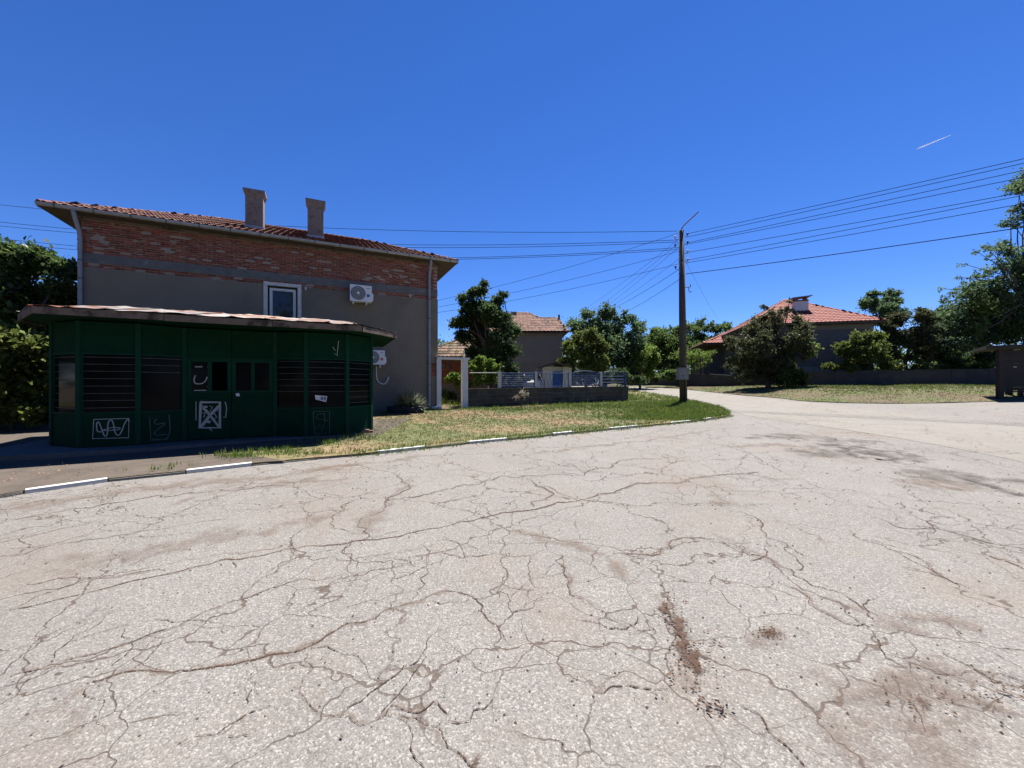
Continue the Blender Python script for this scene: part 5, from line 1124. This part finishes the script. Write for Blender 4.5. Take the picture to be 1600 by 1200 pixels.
c_ = pp(449, .16); MB().tube([c_ - Vector((.1, 0, 0)), c_ + Vector((.2, -.02, 0)), c_ + Vector((.26, -.02, .02)), c_ + Vector((.27, -.02, .15))], .02, 6).build('wire_hook', 'rust', pole); MB().tube([c_ + Vector((.18, -.02, 0)), c_ + Vector((.19, -.02, -.2)), c_ + Vector((.25, -.02, -.26)), c_ + Vector((.34, -.02, -.22))], .018, 6).build('wire_hook', 'rust', pole)
bx0, bx1 = (1058.5 - CX) / F * (PY - .3), (1074.5 - CX) / F * (PY - .3); mz0, mz1 = hgt(593, PY - .3), hgt(575.5, PY - .3)
mb = MB().box((bx0, PY - .42, mz0), (bx1 - bx0, 0, 0), (0, .26, 0), (0, 0, mz1 - mz0)).build('meter_box', 'meter_grey', pole); MB().box((bx0 - .03, PY - .45, mz1), (bx1 - bx0 + .06, 0, 0), (0, .3, 0), (0, 0, .03)).build('lid', 'meter_grey', mb)
MB().box((bx0 + .04, PY - .428, mz0 + .05), (bx1 - bx0 - .08, 0, 0), (0, .008, 0), (0, 0, mz1 - mz0 - .1)).build('door', 'meter_grey', mb); MB().box((bx0 + .2, PY - .434, mz0 + .15), (.05, 0, 0), (0, .006, 0), (0, 0, .08)).build('keyhole', 'black', mb)
MB().tube([pp(594, 0.0, -.2), pp(610, 0, -.21), pp(626, 0, -.22)], .025, 6).build('conduit', 'black', pole)
EP = Vector((40, -4, 0)); LP = Vector((-50, 24, 0))
def wire(a, z_end, end, sag, label, group, r=.013, n=28):
    pts = [Vector((*(a.xy.lerp(end.xy, t_)), a.z + (z_end - a.z) * t_ - 4 * sag * t_ * (1 - t_))) for t_ in np.linspace(0, 1, n)]
    tag(MB().tube(pts, r, 4).build('overhead_wire', 'wire', None, tuple(a)), label, 'wire', group)
ords = ['uppermost', 'second', 'third', 'fourth', 'fifth', 'sixth', 'seventh', 'lowest and heaviest']
def tparam(a, end, px): r = (px - CX) / F; d = end - a; return (r * a.y - a.x) / (d.x - r * d.y)
for k, (y0, y1) in enumerate(((366, 248), (371, 255), (380, 266), (382, 277), (395, 300), (407, 305), (411, 318), (428, 355))):
    a = pp(y0, .2); t_ = tparam(a, EP, 1600); q = a.lerp(EP, t_); zz = hgt(y1, q.y); sag = .3 if k < 7 else .55
    wire(a, a.z + (zz - a.z + 4 * sag * t_ * (1 - t_)) / t_, EP, sag, f'{ords[k]} wire running from the pole to the right edge', 'wires to the right of the pole', .011 if k < 7 else .016)
for k, (y0, pm, ym, yl) in enumerate(((361, 415, 352, 320), (375, 640, 382.5, 347), (378, 660, 387, 353), (387, 700, 403, 373), (390, 700, 405.5, 380))):
    a = pp(y0, -.2); t1, t2 = tparam(a, LP, pm), tparam(a, LP, 0); z1 = hgt(ym, a.lerp(LP, t1).y) - a.z; z2 = hgt(yl, a.lerp(LP, t2).y) - a.z
    M_ = np.array([[t1, -4 * t1 * (1 - t1)], [t2, -4 * t2 * (1 - t2)]]); bb, sg = np.linalg.solve(M_, [z1, z2])
    wire(a, a.z + bb, LP, sg, f'{["uppermost", "second", "third", "fourth", "lowest"][k]} wire running from the pole to the left behind the roof', 'wires to the left of the pole', .012, 40)
for k, (y0, ex, ey) in enumerate(((374, 915, 482), (379, 926, 486), (386, 934, 488), (405, 938, 489), (421, 950, 486), (437, 966, 493))):
    a = pp(y0, -.15); e_ = at(ex, ey, 36.0); wire(a, e_.z, e_, .12, f'{["steepest", "second", "third", "fourth", "fifth", "last and lowest"][k]} wire dropping from the pole into the big grey green tree', 'service wires into the trees', .013 if k > 3 else .009)
for k, (y0, ey) in enumerate(((364, 492), (392, 497), (412, 502))):
    a = pp(y0, -.12); e_ = hp(HL - 2.2, HD - .05, 0); e_.z = hgt(ey, e_.y); wire(a, e_.z, e_, .35, f'{["upper", "middle", "lower"][k]} wire from the pole to the back of the brick house', 'service wires to the brick house', .009)
a = pp(405, .15); e_ = at(1122, 500, 38); wire(a, e_.z, e_, .1, 'thin wire dropping from the pole to the red roofed house', 'service wires to the red roof', .006)
for nm, P_, zt_, lab in (('utility_pole', EP, 11, 'concrete utility pole carrying the wires beyond the right edge'), ('utility_pole', LP, 17, 'concrete utility pole carrying the wires beyond the left edge')):
    o = thing(nm, lab, 'pole', (P_.x, P_.y, zg(P_.x, P_.y) - .05)); MB().tube([Vector((P_.x, P_.y, zg(P_.x, P_.y) - .3)), Vector((P_.x, P_.y, zt_))], [.2, .13], 14).build('shaft', 'pole_concrete', o, smooth=True)

# ------------------------------------------------------------------ shelter at the right edge
sp = ground(1561, 624, .03); sz = max(bank_h(sp.x, sp.y) if bank_in(sp.x, sp.y) else 0, zg(sp.x, sp.y)); st_ = hgt(546, sp.y); she = thing('bus_shelter', 'dark brown open shelter with flat roof at the right edge', 'shelter', (sp.x + 1.8, sp.y + 1, sz))
SW = 3.8
for u, v in ((0, 0), (SW, 0), (2.35, 1.5), (SW, 1.5)): part('post', 'shelter', she, (Vector((sp.x + u - .07, sp.y + v - .07, sz - .15)), EX * .24, EY * .16, UP * (st_ - sz + .15 + .12 * (v > 0))))
for k in range(12):
    z = sz + .42 + k * .165; 
    if z < st_ - .12: part('board', 'shelter', she, (Vector((sp.x + .17, sp.y - .02, z)), EX * (SW - .24), EY * .04, UP * .158))
part('lower_rail', 'shelter', she, (Vector((sp.x + .17, sp.y + .0, sz + .33)), EX * (SW - .24), EY * .06, UP * .07))
xa, xb = (1541 - CX) / F * (sp.y - .4), (1519 - CX) / F * (sp.y + 1.8); ya, yb = sp.y - .4, sp.y + 1.8; xe = sp.x + SW + .4
MB().add([(xa, ya, st_ - .01), (xe, ya, st_ + .22), (xe, yb, st_ + .22), (xb, yb, st_ - .01), (xa, ya, st_ + .14), (xe, ya, st_ + .36), (xe, yb, st_ + .36), (xb, yb, st_ + .14)], [(0, 3, 2, 1), (4, 5, 6, 7), (0, 1, 5, 4), (1, 2, 6, 5), (2, 3, 7, 6), (3, 0, 4, 7)]).build('roof', 'shelter', she)
part('bench', 'wood_dark', she, (Vector((sp.x + 2.3, sp.y + .9, sz + .42)), EX * 1.4, EY * .4, UP * .05), (Vector((sp.x + 2.45, sp.y + 1.0, sz)), EX * .08, EY * .2, UP * .42), (Vector((sp.x + 3.4, sp.y + 1.0, sz)), EX * .08, EY * .2, UP * .42))

# ------------------------------------------------------------------ contrail in the sky
A, B = at(1432, 233, 5200), at(1486, 211, 5200)
pts = [A.lerp(B, t_) for t_ in np.linspace(0, 1, 9)]
tag(MB().tube(pts, [3, 6, 7, 6.5, 6, 5, 4, 3, 2], 8).build('contrail', 'contrail', None, tuple(A)), 'short white vapour trail high in the blue sky', 'contrail')
